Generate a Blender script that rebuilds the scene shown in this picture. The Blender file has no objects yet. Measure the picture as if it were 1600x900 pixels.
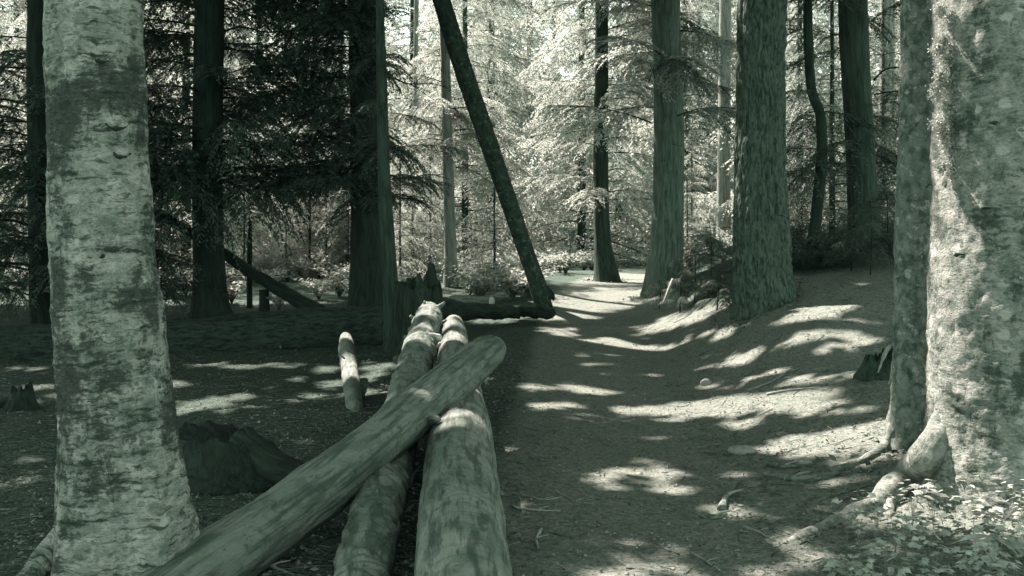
import bpy, math, random
import numpy as np
from mathutils import Vector, Matrix, Euler
random.seed(7); RNG = np.random.default_rng(11)
scene = bpy.context.scene
COL = scene.collection

# ------------------------------------------------------------------ camera, sky, sun, exposure
FPX, HOR, CZ = 1700.0, 400.0, 1.6          # focal length and horizon in 1600x900 pixels, eye height
cam = bpy.data.cameras.new('camera'); camo = bpy.data.objects.new('camera', cam); COL.objects.link(camo)
camo.location = (0, 0, CZ); camo.rotation_euler = (math.radians(90), 0, 0)
cam.sensor_width = 36; cam.lens = 36*FPX/1600; cam.shift_y = -(450-HOR)/1600
cam.clip_start = 0.05; cam.clip_end = 2000
scene.camera = camo

SUN_EL, SUN_AZ = math.radians(54), math.radians(-41)     # azimuth from +Y, negative to the west
S = np.array([math.sin(SUN_AZ)*math.cos(SUN_EL), math.cos(SUN_AZ)*math.cos(SUN_EL), math.sin(SUN_EL)])
world = bpy.data.worlds.new('World'); scene.world = world; world.use_nodes = True
wn = world.node_tree; wn.nodes.clear()
sky = wn.nodes.new('ShaderNodeTexSky'); sky.sky_type = 'NISHITA'; sky.sun_disc = False
sky.sun_elevation = SUN_EL; sky.sun_rotation = SUN_AZ
bw = wn.nodes.new('ShaderNodeRGBToBW'); mulc = wn.nodes.new('ShaderNodeVectorMath'); mulc.operation = 'SCALE'
mulc.inputs[0].default_value = (0.83, 1.0, 0.88)          # toned print: the shade reads grey-green
bg = wn.nodes.new('ShaderNodeBackground'); bg.inputs[1].default_value = 0.14
wo = wn.nodes.new('ShaderNodeOutputWorld')
wn.links.new(sky.outputs[0], bw.inputs[0]); wn.links.new(bw.outputs[0], mulc.inputs['Scale'])
wn.links.new(mulc.outputs[0], bg.inputs[0]); wn.links.new(bg.outputs[0], wo.inputs[0])
sl = bpy.data.lights.new('sun', 'SUN'); sl.energy = 5.0; sl.angle = math.radians(0.7); sl.color = (1.0, 0.83, 0.77)
so = bpy.data.objects.new('sun', sl); COL.objects.link(so)
so.rotation_euler = Vector(tuple(S)).to_track_quat('Z', 'Y').to_euler(); so.location = (0, 0, 40)
vs = scene.view_settings; vs.view_transform = 'Standard'; vs.look = 'None'; vs.gamma = 1; vs.exposure = 2.65
scene.cycles.max_bounces = 8; scene.cycles.diffuse_bounces = 4; scene.cycles.transmission_bounces = 4

# ------------------------------------------------------------------ numpy helpers
def _hash(ix, iy, iz, seed):
    n = (ix.astype(np.int64)*374761393 + iy.astype(np.int64)*668265263 + iz.astype(np.int64)*1440662683 + seed*1274126177) & 0xFFFFFFFF
    n = ((n ^ (n >> 13))*1274126177) & 0xFFFFFFFF
    n = ((n ^ (n >> 15))*2246822519) & 0xFFFFFFFF
    return ((n ^ (n >> 16)) & 0xFFFFFF)/float(0xFFFFFF)
def vnoise(p, seed=0):
    p = np.asarray(p, float); i = np.floor(p); f = p-i; f = f*f*(3-2*f); i = i.astype(np.int64)
    r = 0
    for dx in (0, 1):
        wx = f[..., 0] if dx else 1-f[..., 0]
        for dy in (0, 1):
            wy = f[..., 1] if dy else 1-f[..., 1]
            for dz in (0, 1):
                wz = f[..., 2] if dz else 1-f[..., 2]
                r = r + wx*wy*wz*_hash(i[..., 0]+dx, i[..., 1]+dy, i[..., 2]+dz, seed)
    return r*2-1
def fbm(p, seed=0, oct=4):
    r = 0; a = 0.5; p = np.asarray(p, float)
    for k in range(oct):
        r = r + a*vnoise(p*(2**k), seed+k); a *= 0.5
    return r
def sstep(a, b, x):
    t = np.clip((x-a)/(b-a), 0, 1); return t*t*(3-2*t)

def mesh(name, V, faces, tc=None, smooth=True, attrs=None):
    """faces: list of int arrays (m,3) or (m,4)"""
    V = np.asarray(V, np.float32); m = bpy.data.meshes.new(name)
    if not isinstance(faces, (list, tuple)): faces = [faces]
    faces = [np.asarray(f, np.int32) for f in faces if len(f)]
    nl = sum(f.size for f in faces); nf = sum(len(f) for f in faces)
    m.vertices.add(len(V)); m.vertices.foreach_set('co', V.ravel())
    m.loops.add(nl); m.loops.foreach_set('vertex_index', np.concatenate([f.ravel() for f in faces]))
    m.polygons.add(nf)
    tot = np.concatenate([np.full(len(f), f.shape[1], np.int32) for f in faces])
    st = np.concatenate([[0], np.cumsum(tot)[:-1]]).astype(np.int32)
    m.polygons.foreach_set('loop_start', st); m.polygons.foreach_set('loop_total', tot)
    m.polygons.foreach_set('use_smooth', np.full(nf, bool(smooth)))
    if tc is not None:
        a = m.attributes.new('tc', 'FLOAT_VECTOR', 'POINT'); a.data.foreach_set('vector', np.asarray(tc, np.float32).ravel())
    for k, v in (attrs or {}).items():
        a = m.attributes.new(k, 'FLOAT', 'POINT'); a.data.foreach_set('value', np.asarray(v, np.float32).ravel())
    m.update(calc_edges=True)
    return m
def obj(name, me, mat=None, parent=None, loc=(0, 0, 0), rot=(0, 0, 0), scale=(1, 1, 1)):
    if mat is not None and not me.materials: me.materials.append(mat)
    o = bpy.data.objects.new(name, me); COL.objects.link(o)
    o.location = loc; o.rotation_euler = rot; o.scale = scale
    if parent is not None: o.parent = parent
    return o
def thing(name, label, cat, loc, group=None):
    o = bpy.data.objects.new(name, None); COL.objects.link(o); o.location = tuple(float(c) for c in loc)
    o.empty_display_size = 0.2
    return tag(o, label, cat, group)
def tag(o, label=None, cat=None, group=None, kind=None):
    if label: o['label'] = label
    if cat: o['category'] = cat
    if group: o['group'] = group
    if kind: o['kind'] = kind
    return o

# ------------------------------------------------------------------ terrain
def _curve(xs, ys):
    xs = np.array(xs, float); ys = np.array(ys, float)
    g = np.linspace(xs[0], xs[-1], 4000); v = np.interp(g, xs, ys)
    k = 61; v = np.convolve(np.pad(v, k//2, mode='edge'), np.ones(k)/k, 'valid')
    return lambda q: np.interp(q, g, v)
trail_x = _curve([-30, 0, 5.5, 12, 18, 22, 28, 34, 45, 60, 200], [0.3, .55, .72, 1.1, 1.45, 1.85, 2.9, 4.6, 10, 20, 90])
base_r = _curve([-30, 9, 14, 18, 22, 28, 34, 42, 55, 80, 140, 400], [0, 0, .2, .5, .85, 1.08, 1.16, 1.4, 2.6, 7, 22, 60])
base_l = _curve([-30, 15, 17, 20, 24, 30, 42, 55, 80, 140, 400], [0, 0, .1, .5, .85, 1.1, 1.4, 2.6, 7, 22, 60])
bank_h = _curve([-30, 2, 4, 6.5, 9, 12, 14, 18, 24, 30, 40, 400], [0, 0, .06, .2, .36, .62, .8, .95, .9, .6, .4, .4])
def trail_d(x, y): return x-trail_x(y)
def height(x, y):
    x = np.asarray(x, float); y = np.asarray(y, float)
    d = trail_d(x, y)
    w = sstep(-1.4, -3.6, d)
    z = base_r(y)*(1-w)+base_l(y)*w
    dr = d-0.55
    z = z+bank_h(y)*sstep(0, 2.3, dr)+0.13*np.maximum(0, np.minimum(dr-2, 8))*sstep(8, 15, y)
    off = sstep(0.5, 1.5, np.abs(d))
    p = np.stack([x, y, np.zeros_like(x)], -1)
    z = z+(0.015+0.075*off)*fbm(p*0.55, 3, 3)+(0.008+0.022*off)*fbm(p*2.7, 9, 3)
    z = z-0.03*np.exp(-(d/0.7)**2)
    return z
def hz(x, y): return float(height(np.array([x]), np.array([y]))[0])
def at(px, py, Y):
    """world point at depth Y metres that the photograph shows at (px, py)"""
    return np.array([(px-800)/FPX*Y, Y, CZ-(py-HOR)/FPX*Y])
def ground_at(px, py, y0=2.5, y1=60):
    Y = y1; lo, hi, n = y0, y1, 120
    for _ in range(2):
        ys = np.linspace(lo, hi, n); xs = (px-800)/FPX*ys
        k = np.nonzero(height(xs, ys) >= CZ-(py-HOR)/FPX*ys)[0]
        if not len(k): break
        Y = ys[k[0]]; lo, hi, n = ys[max(0, k[0]-1)], Y, 24
    x = (px-800)/FPX*Y
    return np.array([x, Y, hz(x, Y)])

# ------------------------------------------------------------------ materials
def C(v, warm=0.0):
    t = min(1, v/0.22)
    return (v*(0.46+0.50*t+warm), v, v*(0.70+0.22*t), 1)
class NT:
    def __init__(s, name):
        s.m = bpy.data.materials.new(name); s.m.use_nodes = True; s.t = s.m.node_tree; s.t.nodes.clear()
        s.out = s.n('ShaderNodeOutputMaterial')
    def n(s, ty, ins=None, **kw):
        nd = s.t.nodes.new(ty)
        for k, v in kw.items(): setattr(nd, k, v)
        for k, v in (ins or {}).items():
            if hasattr(v, 'is_linked') or isinstance(v, bpy.types.NodeSocket): s.t.links.new(v, nd.inputs[k])
            else: nd.inputs[k].default_value = v
        return nd
    def attr(s, name='tc', out='Vector'): return s.n('ShaderNodeAttribute', attribute_name=name).outputs[out]
    def mapped(s, vec, scale, loc=(0, 0, 0)):
        return s.n('ShaderNodeMapping', {'Vector': vec, 'Scale': scale, 'Location': loc}).outputs[0]
    def noise(s, vec, scale=1, detail=5, rough=.55, dist=0):
        return s.n('ShaderNodeTexNoise', {'Vector': vec, 'Scale': scale, 'Detail': detail, 'Roughness': rough, 'Distortion': dist}).outputs['Fac']
    def ramp(s, f, a, b, lo=0., hi=1.):
        return s.n('ShaderNodeMapRange', {0: f, 1: a, 2: b, 3: lo, 4: hi}, interpolation_type='SMOOTHSTEP').outputs[0]
    def mix(s, f, a, b):
        nd = s.n('ShaderNodeMix', data_type='RGBA')
        for i, v in ((0, f), (6, a), (7, b)):
            if isinstance(v, bpy.types.NodeSocket): s.t.links.new(v, nd.inputs[i])
            else: nd.inputs[i].default_value = v
        return nd.outputs[2]
    def math(s, op, a, b=0.):
        return s.n('ShaderNodeMath', {0: a, 1: b}, operation=op).outputs[0]
    def finish(s, col, height=None, strength=.5, dist=.01, rough=.9, spec=.2):
        b = s.n('ShaderNodeBsdfPrincipled', {'Base Color': col, 'Roughness': rough, 'Specular IOR Level': spec})
        if height is not None:
            bp = s.n('ShaderNodeBump', {'Height': height, 'Strength': strength, 'Distance': dist})
            s.t.links.new(bp.outputs[0], b.inputs['Normal'])
        s.t.links.new(b.outputs[0], s.out.inputs[0]); return s.m

def pale_bark(name, hi=.36, lo=.16, dark=.035, cover=.5, patch=2.1, loc=(0, 0, 0), fleck=1.0, spot=.5):
    k = NT(name); tc = k.mapped(k.attr(), (1, 1, 1), loc)
    warp = k.n('ShaderNodeVectorMath', {0: tc, 1: k.n('ShaderNodeVectorMath', {0: k.n('ShaderNodeTexNoise', {'Vector': tc, 'Scale': 14., 'Detail': 4.}).outputs['Color'], 'Scale': .05}, operation='SCALE').outputs[0]}, operation='ADD').outputs[0]
    mott = k.noise(k.mapped(tc, (9, 9, 13)), 1, 9, .75)
    fine = k.noise(k.mapped(tc, (45, 45, 70)), 1, 6, .7)
    fl = k.noise(k.mapped(warp, (8, 8, 44)), 1, 6, .65)
    fl2 = k.noise(k.mapped(warp, (24, 24, 120)), 1, 5, .65)
    big = k.noise(k.mapped(warp, (patch*2, patch*2, patch*1.5)), 1, 10, .70)
    vert = k.noise(k.mapped(warp, (20, 20, 4.0)), 1, 7, .7)
    v1 = k.n('ShaderNodeTexVoronoi', {'Vector': k.mapped(warp, (11, 11, 13)), 'Scale': 1.}); v2 = k.n('ShaderNodeTexVoronoi', {'Vector': k.mapped(warp, (26, 26, 34), (2, 2, 2)), 'Scale': 1.})
    r1 = k.n('ShaderNodeSeparateColor', {0: v1.outputs['Color']}).outputs[0]; r2 = k.n('ShaderNodeSeparateColor', {0: v2.outputs['Color']}).outputs[0]
    col = k.mix(k.ramp(k.math('ADD', k.math('MULTIPLY', mott, .6), k.math('MULTIPLY', fine, .4)), .36, .64), C(lo*.8), C(hi))
    s1 = k.math('MULTIPLY', k.ramp(v1.outputs['Distance'], .50, .30), k.ramp(r1, .70, .74)); col = k.mix(k.math('MULTIPLY', s1, spot), col, C(hi*1.25))
    s2 = k.math('MULTIPLY', k.ramp(v2.outputs['Distance'], .50, .30), k.ramp(r2, .75, .79)); col = k.mix(k.math('MULTIPLY', s2, .55), col, C(lo*.45))
    s3 = k.math('MULTIPLY', k.ramp(v1.outputs['Distance'], .55, .25), k.ramp(r1, .2, .16)); col = k.mix(k.math('MULTIPLY', s3, .5), col, C(lo*.5))
    col = k.mix(k.ramp(fl, .54, .64, 0, .75*fleck), col, C(dark*2))
    col = k.mix(k.ramp(fl2, .55, .66, 0, .6*fleck), col, C(dark*2))
    col = k.mix(k.ramp(vert, .58, .68, 0, .65), col, C(dark*1.6))
    pm = k.math('ADD', big, k.math('ADD', k.math('MULTIPLY', k.math('SUBTRACT', fine, .5), .35), k.math('MULTIPLY', k.math('SUBTRACT', fl, .5), .3)))
    col = k.mix(k.ramp(pm, cover+.06, cover+.17, 0, .88), col, k.mix(k.ramp(fine, .35, .65), C(dark*.8), C(dark*2.6)))
    h = k.math('ADD', k.math('ADD', k.math('MULTIPLY', mott, .5), k.math('MULTIPLY', fine, .5)), k.math('MULTIPLY', k.math('ADD', fl, vert), -.45))
    return k.finish(col, h, 1.0, .03)
def rough_bark(name, hi=.09, lo=.03, sc=(14, 14, 2.5), loc=(0, 0, 0), pale=.0, bump=1.0):
    k = NT(name); tc = k.mapped(k.attr(), (1, 1, 1), loc)
    v = k.noise(k.mapped(tc, sc), 1, 7, .65, .5); m = k.noise(k.mapped(tc, (5, 5, 4)), 1, 5, .6)
    col = k.mix(k.ramp(v, .35, .65), C(lo), C(hi))
    col = k.mix(k.ramp(m, .45, .7, 0, .6), col, C(hi*.8))
    if pale: col = k.mix(k.ramp(k.noise(tc, 13, 6, .7), .56, .62, 0, .8), col, C(pale))
    return k.finish(col, v, bump, .03)
def log_wood(name, hi=.25, lo=.10, dark=.04, along=1.2, around=22, loc=(0, 0, 0), patches=.56, ringy=0.):
    k = NT(name); tc = k.mapped(k.attr(), (1, 1, 1), loc)
    grain = k.noise(k.mapped(tc, (around, around, along)), 1, 6, .62, .3)
    m = k.noise(k.mapped(tc, (5, 5, 2.2)), 1, 7, .68, .5)
    m2 = k.noise(k.mapped(tc, (18, 18, 9)), 1, 5, .6, .6)
    ring = k.noise(k.mapped(tc, (3, 3, 34)), 1, 4, .55)
    col = k.mix(k.ramp(m, .3, .7), C(lo), C(hi))
    col = k.mix(k.ramp(grain, .46, .62, 0, .8), col, C(dark*1.5))
    col = k.mix(k.ramp(m2, .60, .68, 0, .7), col, C(dark))
    col = k.mix(k.ramp(m, patches, patches+.08, 0, .6), col, C(dark*1.4))
    if ringy: col = k.mix(k.ramp(ring, .52, .60, 0, ringy), col, C(dark*1.6))
    h = k.math('ADD', grain, k.math('MULTIPLY', k.math('ADD', m2, ring), -.4))
    return k.finish(col, h, .9, .02, .85, .25)
def CL(v):
    c = C(v); return (c[0]*.93, c[1], c[2]*.96, 1)
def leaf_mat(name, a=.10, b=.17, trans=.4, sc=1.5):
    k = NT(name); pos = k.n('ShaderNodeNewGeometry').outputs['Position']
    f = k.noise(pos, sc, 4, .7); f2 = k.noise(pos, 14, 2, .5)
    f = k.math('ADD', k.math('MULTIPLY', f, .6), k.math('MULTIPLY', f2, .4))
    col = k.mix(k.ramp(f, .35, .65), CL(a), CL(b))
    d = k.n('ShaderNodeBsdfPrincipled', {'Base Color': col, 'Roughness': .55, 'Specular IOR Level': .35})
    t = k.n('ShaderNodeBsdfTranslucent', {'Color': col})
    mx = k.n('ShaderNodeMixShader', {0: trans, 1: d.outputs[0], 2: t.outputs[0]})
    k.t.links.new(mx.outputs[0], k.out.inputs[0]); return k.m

def ground_mat():
    k = NT('forest_floor'); pos = k.n('ShaderNodeNewGeometry').outputs['Position']
    tr = k.attr('dust', 'Fac')  # pale trail dust, lowered on the undercut bank to paint its shade
    n1 = k.noise(pos, 1.3, 8, .7); n2 = k.noise(pos, 28, 6, .7, .3); n3 = k.noise(pos, 90, 4, .6)
    v = k.n('ShaderNodeTexVoronoi', {'Vector': k.mapped(pos, (60, 60, 60)), 'Scale': 1.0}).outputs['Distance']
    soil = k.mix(k.ramp(n2, .38, .62), C(.022), C(.10))
    soil = k.mix(k.ramp(n1, .4, .65, 0, .6), soil, C(.055))
    dust = k.mix(k.ramp(n2, .38, .62), C(.10, .03), C(.20, .04))
    dust = k.mix(k.ramp(n1, .35, .7, 0, .5), dust, C(.13, .03))
    f = k.math('ADD', tr, k.math('MULTIPLY', k.math('SUBTRACT', n1, .5), .9))
    col = k.mix(k.ramp(f, .3, .75), soil, dust)
    col = k.mix(k.ramp(n3, .54, .66, 0, .65), col, C(.03)); n4 = k.noise(pos, 9, 6, .75); col = k.mix(k.ramp(n4, .55, .68, 0, .5), col, C(.04))
    col = k.mix(k.ramp(v, .12, .06, 0, .35), col, C(.26, .03))
    h = k.math('ADD', k.math('MULTIPLY', n2, 1.), k.math('MULTIPLY', n3, .5))
    return k.finish(col, h, .9, .03, .95, .1)

M = dict(
    bark_a=pale_bark('pale_fir_bark', .34, .17, .014, .40, 1.15, (1.3, 0, .55)),
    bark_b=pale_bark('lichened_fir_bark', .27, .13, .022, .45, 2.3, (4, 2, 9), .5, .8),
    bark_c=rough_bark('grey_scaly_bark', .18, .06, (16, 16, 12), (1, 5, 2), .28),
    furrow=rough_bark('furrowed_bark', .095, .022, (34, 34, 9), (0, 0, 0), 0, 1.0),
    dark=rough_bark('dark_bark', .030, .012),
    dark_mid=rough_bark('brown_bark', .06, .022, (18, 18, 1.6), (2, 2, 2), .0),
    pole=rough_bark('pole_bark', .05, .02, (18, 18, 2.5), (9, 2, 2)),
    grey=rough_bark('grey_bark', .13, .055, (18, 18, 2.5), (7, 2, 2)),
    mottled=rough_bark('lichen_mottled_bark', .045, .016, (9, 9, 7), (3, 3, 3), .10),
    log_a=log_wood('weathered_log', .20, .08, .028, 1.6, 24, (0, 0, 0), .50),
    log_b=log_wood('smooth_log', .20, .085, .022, 2.0, 18, (5, 1, 3), .56, .25),
    log_c=log_wood('ringed_log', .19, .09, .03, 3, 12, (2, 9, 1), .58, .6),
    log_d=rough_bark('mossy_log', .045, .010, (22, 22, 7), (1, 1, 1)),  # dark rough tone of the huge fallen log and splinter post
    rot=rough_bark('rotten_wood', .032, .010, (20, 20, 3), (8, 1, 1)),
    cut=log_wood('cut_wood', .42, .30, .12, 3, 6),
    stick=log_wood('stick_wood', .30, .14, .06, 3, 30),
    twig=log_wood('twig_wood', .17, .06, .03, 3, 30),
    grit=rough_bark('grit', .22, .03, (40, 40, 40), (0, 0, 0), 0, .5),
    pale_grey=rough_bark('pale_grey_bark', .24, .12, (18, 18, 2.5), (7, 4, 2)),
    stone=rough_bark('stone', .26, .14, (9, 9, 9), (0, 0, 0), 0, .5),
    leaf_far=leaf_mat('sunlit_needles', .20, .42, .55),  # paler needle copy, sunlight put into its colour
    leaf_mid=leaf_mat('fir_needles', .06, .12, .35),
    leaf_dark=leaf_mat('dark_needles', .045, .10, .35),  # darker needle copy, shade put into its colour
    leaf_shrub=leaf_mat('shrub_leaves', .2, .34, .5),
    leaf_plant=leaf_mat('ground_plant_leaves', .18, .40, .4, 6),
    lichen=leaf_mat('pale_lichen', .22, .34, .3, 6),
    soil=ground_mat(),
)

# ------------------------------------------------------------------ ground sheet
def build_ground():
    ys = [-40, -25, -14, -8, -4, -1, 1]; y = 2.4
    while y < 420:
        ys.append(y); y += max(.04, .0105*y)
    xs = list(np.arange(-7, 8.01, .05)); x = 8; st = .07
    while x < 330:
        x += st; st *= 1.075; xs.append(x); xs.insert(0, -x+1)
    X, Y = np.meshgrid(np.array(xs), np.array(ys)); Z = height(X, Y)
    d = trail_d(X, Y)
    fine = sstep(16, 9, Y)*sstep(7, 5.5, np.abs(X))
    Z = Z+fine*.010*fbm(np.stack([X*9, Y*9, X*0], -1), 21, 3)*(0.5+sstep(.3, 1.2, np.abs(d)))
    n, m = X.shape
    idx = np.arange(n*m).reshape(n, m)
    F = np.stack([idx[:-1, :-1], idx[:-1, 1:], idx[1:, 1:], idx[1:, :-1]], -1).reshape(-1, 4)
    dust = sstep(-1.5, -.55, d)*(.35+.65*sstep(5.5, 2.5, d))
    dust = dust*(1-.95*sstep(15.0, 17.5, Y)*sstep(1.0, 2.0, d)); dust = np.maximum(dust, .3*sstep(-6, -3, d)*sstep(1, 0, d))  # undercut bank darkened: its shade is put into the soil colour
    V = np.stack([X, Y, Z], -1).reshape(-1, 3)
    o = obj('ground', mesh('ground', V, F, attrs={'dust': dust.ravel()}), M['soil']); o['kind'] = 'structure'
build_ground()

# ------------------------------------------------------------------ tubes: trunks, logs, limbs
def spline(P, n, bias=1.):
    P = np.asarray(P, float)
    if len(P) == 2:
        t = np.linspace(0, 1, n)[:, None]; return P[0]*(1-t)+P[1]*t
    Q = np.vstack([2*P[0]-P[1], P, 2*P[-1]-P[-2]])
    seg = len(P)-1; out = []
    L = np.linalg.norm(np.diff(P[:, :3], axis=0), axis=1); cum = np.concatenate([[0], np.cumsum(L)])
    for s in cum[-1]*np.linspace(0, 1, n)**bias:
        i = min(seg-1, max(0, np.searchsorted(cum, s, side='right')-1)); t = (s-cum[i])/max(L[i], 1e-9)
        p0, p1, p2, p3 = Q[i:i+4]
        out.append(.5*((2*p1)+(-p0+p2)*t+(2*p0-5*p1+4*p2-p3)*t*t+(-p0+3*p1-3*p2+p3)*t**3))
    return np.array(out)
def tube(P, R, nseg=24, n=40, disp=None, caps=True, bias=1.):
    """P (k,3) path, R (k,) radii. disp(theta, s, dirs) -> radial offset. returns V, faces, tc"""
    A = spline(np.column_stack([np.asarray(P, float), np.asarray(R, float)]), n, bias)
    c, r = A[:, :3], np.maximum(A[:, 3], .001)
    T = np.gradient(c, axis=0); T /= np.linalg.norm(T, axis=1)[:, None]
    u = np.cross(T[0], [0.1, 1, 0.05] if abs(T[0][1]) < .9 else [0, 0, 1]); u /= np.linalg.norm(u)
    U = [u]
    for i in range(1, n):
        u = U[-1]-T[i]*np.dot(U[-1], T[i]); U.append(u/np.linalg.norm(u))
    U = np.array(U); W = np.cross(T, U)
    s = np.concatenate([[0], np.cumsum(np.linalg.norm(np.diff(c, axis=0), axis=1))])
    th = np.linspace(0, 2*np.pi, nseg, endpoint=False)
    TH, SS = np.meshgrid(th, s); RR = np.repeat(r[:, None], nseg, 1)
    D = U[:, None]*np.cos(TH)[..., None]+W[:, None]*np.sin(TH)[..., None]
    rm = max(float(r.mean()), .02)
    tc = np.stack([np.cos(TH)*RR, np.sin(TH)*RR, SS], -1)
    off = disp(TH, SS, D, RR) if disp else 0
    V = c[:, None]+D*(RR+off)[..., None]
    idx = np.arange(n*nseg).reshape(n, nseg); nx = np.roll(idx, -1, 1)
    F = [np.stack([idx[:-1], nx[:-1], nx[1:], idx[1:]], -1).reshape(-1, 4)]
    V = V.reshape(-1, 3); tc = tc.reshape(-1, 3)
    if caps:
        k = len(V); V = np.vstack([V, V[:nseg].mean(0), V[-nseg:].mean(0)]); tc = np.vstack([tc, [0, 0, 0], [0, 0, s[-1]]])
        a = np.stack([nx[0], idx[0], np.full(nseg, k)], -1); b = np.stack([idx[-1], nx[-1], np.full(nseg, k+1)], -1)
        F.append(np.vstack([a, b]))
    return V, F, tc
def merge(parts):
    Vs, Fs, Ts, k = [], {}, [], 0
    for V, F, T in parts:
        for f in F: Fs.setdefault(f.shape[1], []).append(f+k)
        Vs.append(V); Ts.append(T); k += len(V)
    return np.vstack(Vs), [np.vstack(f) for f in Fs.values()], np.vstack(Ts)
def bark_disp(amp=.012, f=(5, 5, 3), seed=1, flare=0., fl_h=.5, lobes=5, ph=0., furrow=0., fine=0., ff=(40, 40, 70)):
    def d(TH, SS, D, RR):
        p = np.stack([np.cos(TH)*RR*f[0], np.sin(TH)*RR*f[1], SS*f[2]], -1)
        o = amp*fbm(p, seed, 4)*2
        if fine:
            q = np.stack([np.cos(TH)*RR*ff[0], np.sin(TH)*RR*ff[1], SS*ff[2]], -1)
            o = o+fine*(fbm(q, seed+20, 3)+.8*np.clip(vnoise(q*[.35, .35, .5], seed+25)-.25, 0, 1))
        if furrow:
            q = np.stack([np.cos(TH)*RR*17, np.sin(TH)*RR*17, SS*2.6], -1)
            q = q+.9*np.stack([fbm(q*.9, seed+5, 2), fbm(q*.9, seed+6, 2), 0*TH], -1)
            o = o+furrow*(np.clip(np.abs(vnoise(q, seed+3))*2.4, 0, 1)-.6)
            o = o+furrow*.35*vnoise(np.stack([np.cos(TH)*RR*40, np.sin(TH)*RR*40, SS*14], -1), seed+8)
        if flare:
            e = np.exp(-SS/fl_h)
            o = o+RR*flare*e*(.45+.75*np.clip(np.cos(lobes*TH+ph+.6*np.sin(2*TH+ph)), -.3, 1))
        return o
    return d

def part_tube(name, parent, P, R, mat, nseg=20, n=30, disp=None, caps=True, bias=1.):
    o = np.array(parent.location)
    V, F, tc = tube(np.asarray(P, float)-o, R, nseg, n, disp, caps, bias)
    return obj(name, mesh(name, V, F, tc), mat, parent)

# ------------------------------------------------------------------ foliage pieces
def quad_leaves(base, direc, normal, L, W):
    """diamond leaves. arrays (n,3)"""
    side = np.cross(direc, normal); side /= np.linalg.norm(side, axis=1)[:, None]+1e-9
    a = base; b = base+direc*(L*.45)[:, None]+side*W[:, None]*.5
    c = base+direc*L[:, None]; d = base+direc*(L*.45)[:, None]-side*W[:, None]*.5
    V = np.stack([a, b, c, d], 1).reshape(-1, 3); n = len(base)
    F = np.arange(4*n).reshape(n, 4)
    return V, [F], V.copy()
def norm(a): return a/(np.linalg.norm(a, axis=-1, keepdims=True)+1e-9)
def bough(rng, L=1.6, nsec=15, seclen=.5, leafL=.06, leafW=.014, step=.024, droop=.35, hang=.5, density=1., stem_r=.014, bare=.15):
    """a conifer bough along +X with side twigs and flat needles sprays; returns (stem mesh data, leaf mesh data)"""
    t = np.linspace(0, 1, 9)
    P = np.stack([L*t, .06*L*np.sin(t*3+rng.random()*6), L*(.10*t-droop*t**2)], -1)
    stems = [tube(P, np.linspace(stem_r, .003, 9), 5, 9, None, False)]
    B, Dv, N = [], [], []
    for i in range(nsec):
        for sgn in (-1, 1):
            f = bare+(1-bare)*(i+rng.random()*.7)/nsec
            p0 = np.array([np.interp(f, t, P[:, k]) for k in range(3)])
            l = seclen*(.35+1.0*math.sin(math.pi*min(1, .18+f*.82)))*(.7+.5*rng.random())
            if rng.random() > density: continue
            ang = sgn*math.radians(rng.uniform(42, 68))
            dirv = np.array([math.cos(ang), math.sin(ang), rng.uniform(-.25, .15)])
            k = max(3, int(l/step)); u = np.linspace(0.06, 1, k)
            Q = p0+dirv*(l*u)[:, None]; Q[:, 2] -= hang*l*u**2*(.6+.8*rng.random())
            if rng.random() < .7: stems.append(tube(Q[[0, k//2, k-1]], [.004, .003, .0015], 3, 3, None, False))
            tg = norm(np.gradient(Q, axis=0))
            for s2 in (-1, 1):
                jit = rng.normal(0, .16, (k, 3))
                perp = norm(np.cross(tg, np.array([0, 0, 1.])))*s2
                dd = norm(tg*.65+perp*.75+jit+np.array([0, 0, -.18]))
                B.append(Q+rng.normal(0, .006, (k, 3))); Dv.append(dd)
                N.append(norm(np.array([0, 0, 1.])+rng.normal(0, .35, (k, 3))))
    B, Dv, N = np.vstack(B), np.vstack(Dv), np.vstack(N)
    l = leafL*rng.uniform(.6, 1.3, len(B)); w = leafW*rng.uniform(.8, 1.3, len(B))
    return merge(stems), quad_leaves(B, Dv, N, l, w)
def two_mat_mesh(name, stem, leaf, ms, ml):
    V, F, T = merge([stem, leaf]); nl = len(leaf[1][0])
    me = mesh(name, V, F, T, smooth=False)
    me.materials.append(ms); me.materials.append(ml)
    # leaf faces are those whose first vertex index lies past the stems
    k = len(stem[0]); ls = np.empty(len(me.polygons), np.int32); me.polygons.foreach_get('loop_start', ls)
    vi = np.empty(len(me.loops), np.int32); me.loops.foreach_get('vertex_index', vi)
    me.polygons.foreach_set('material_index', (vi[ls] >= k).astype(np.int32)); me.update()
    return me
def dead_branch(rng, L=1.6):
    t = np.linspace(0, 1, 7); P = np.stack([L*t, .08*L*np.sin(t*4+rng.random()*6), -.22*L*t**2+.05*np.sin(t*9)], -1)
    parts = [tube(P, np.linspace(.018, .004, 7), 5, 14, None, False)]
    for i in range(9):
        f = rng.uniform(.2, .95); p0 = np.array([np.interp(f, t, P[:, k]) for k in range(3)])
        a = rng.choice([-1, 1])*rng.uniform(.5, 1.1); l = rng.uniform(.15, .5)*(1.1-f*.5)
        d = np.array([math.cos(a), math.sin(a), rng.uniform(-.6, .2)])
        Q = np.stack([p0, p0+d*l*.5+[0, 0, -.02], p0+d*l+[0, 0, -.12*l]])
        parts.append(tube(Q, [.007, .005, .002], 4, 5, None, False))
    return mesh('dead_branch', *merge(parts))
rb = np.random.default_rng(5)
BOUGH = {}
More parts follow.
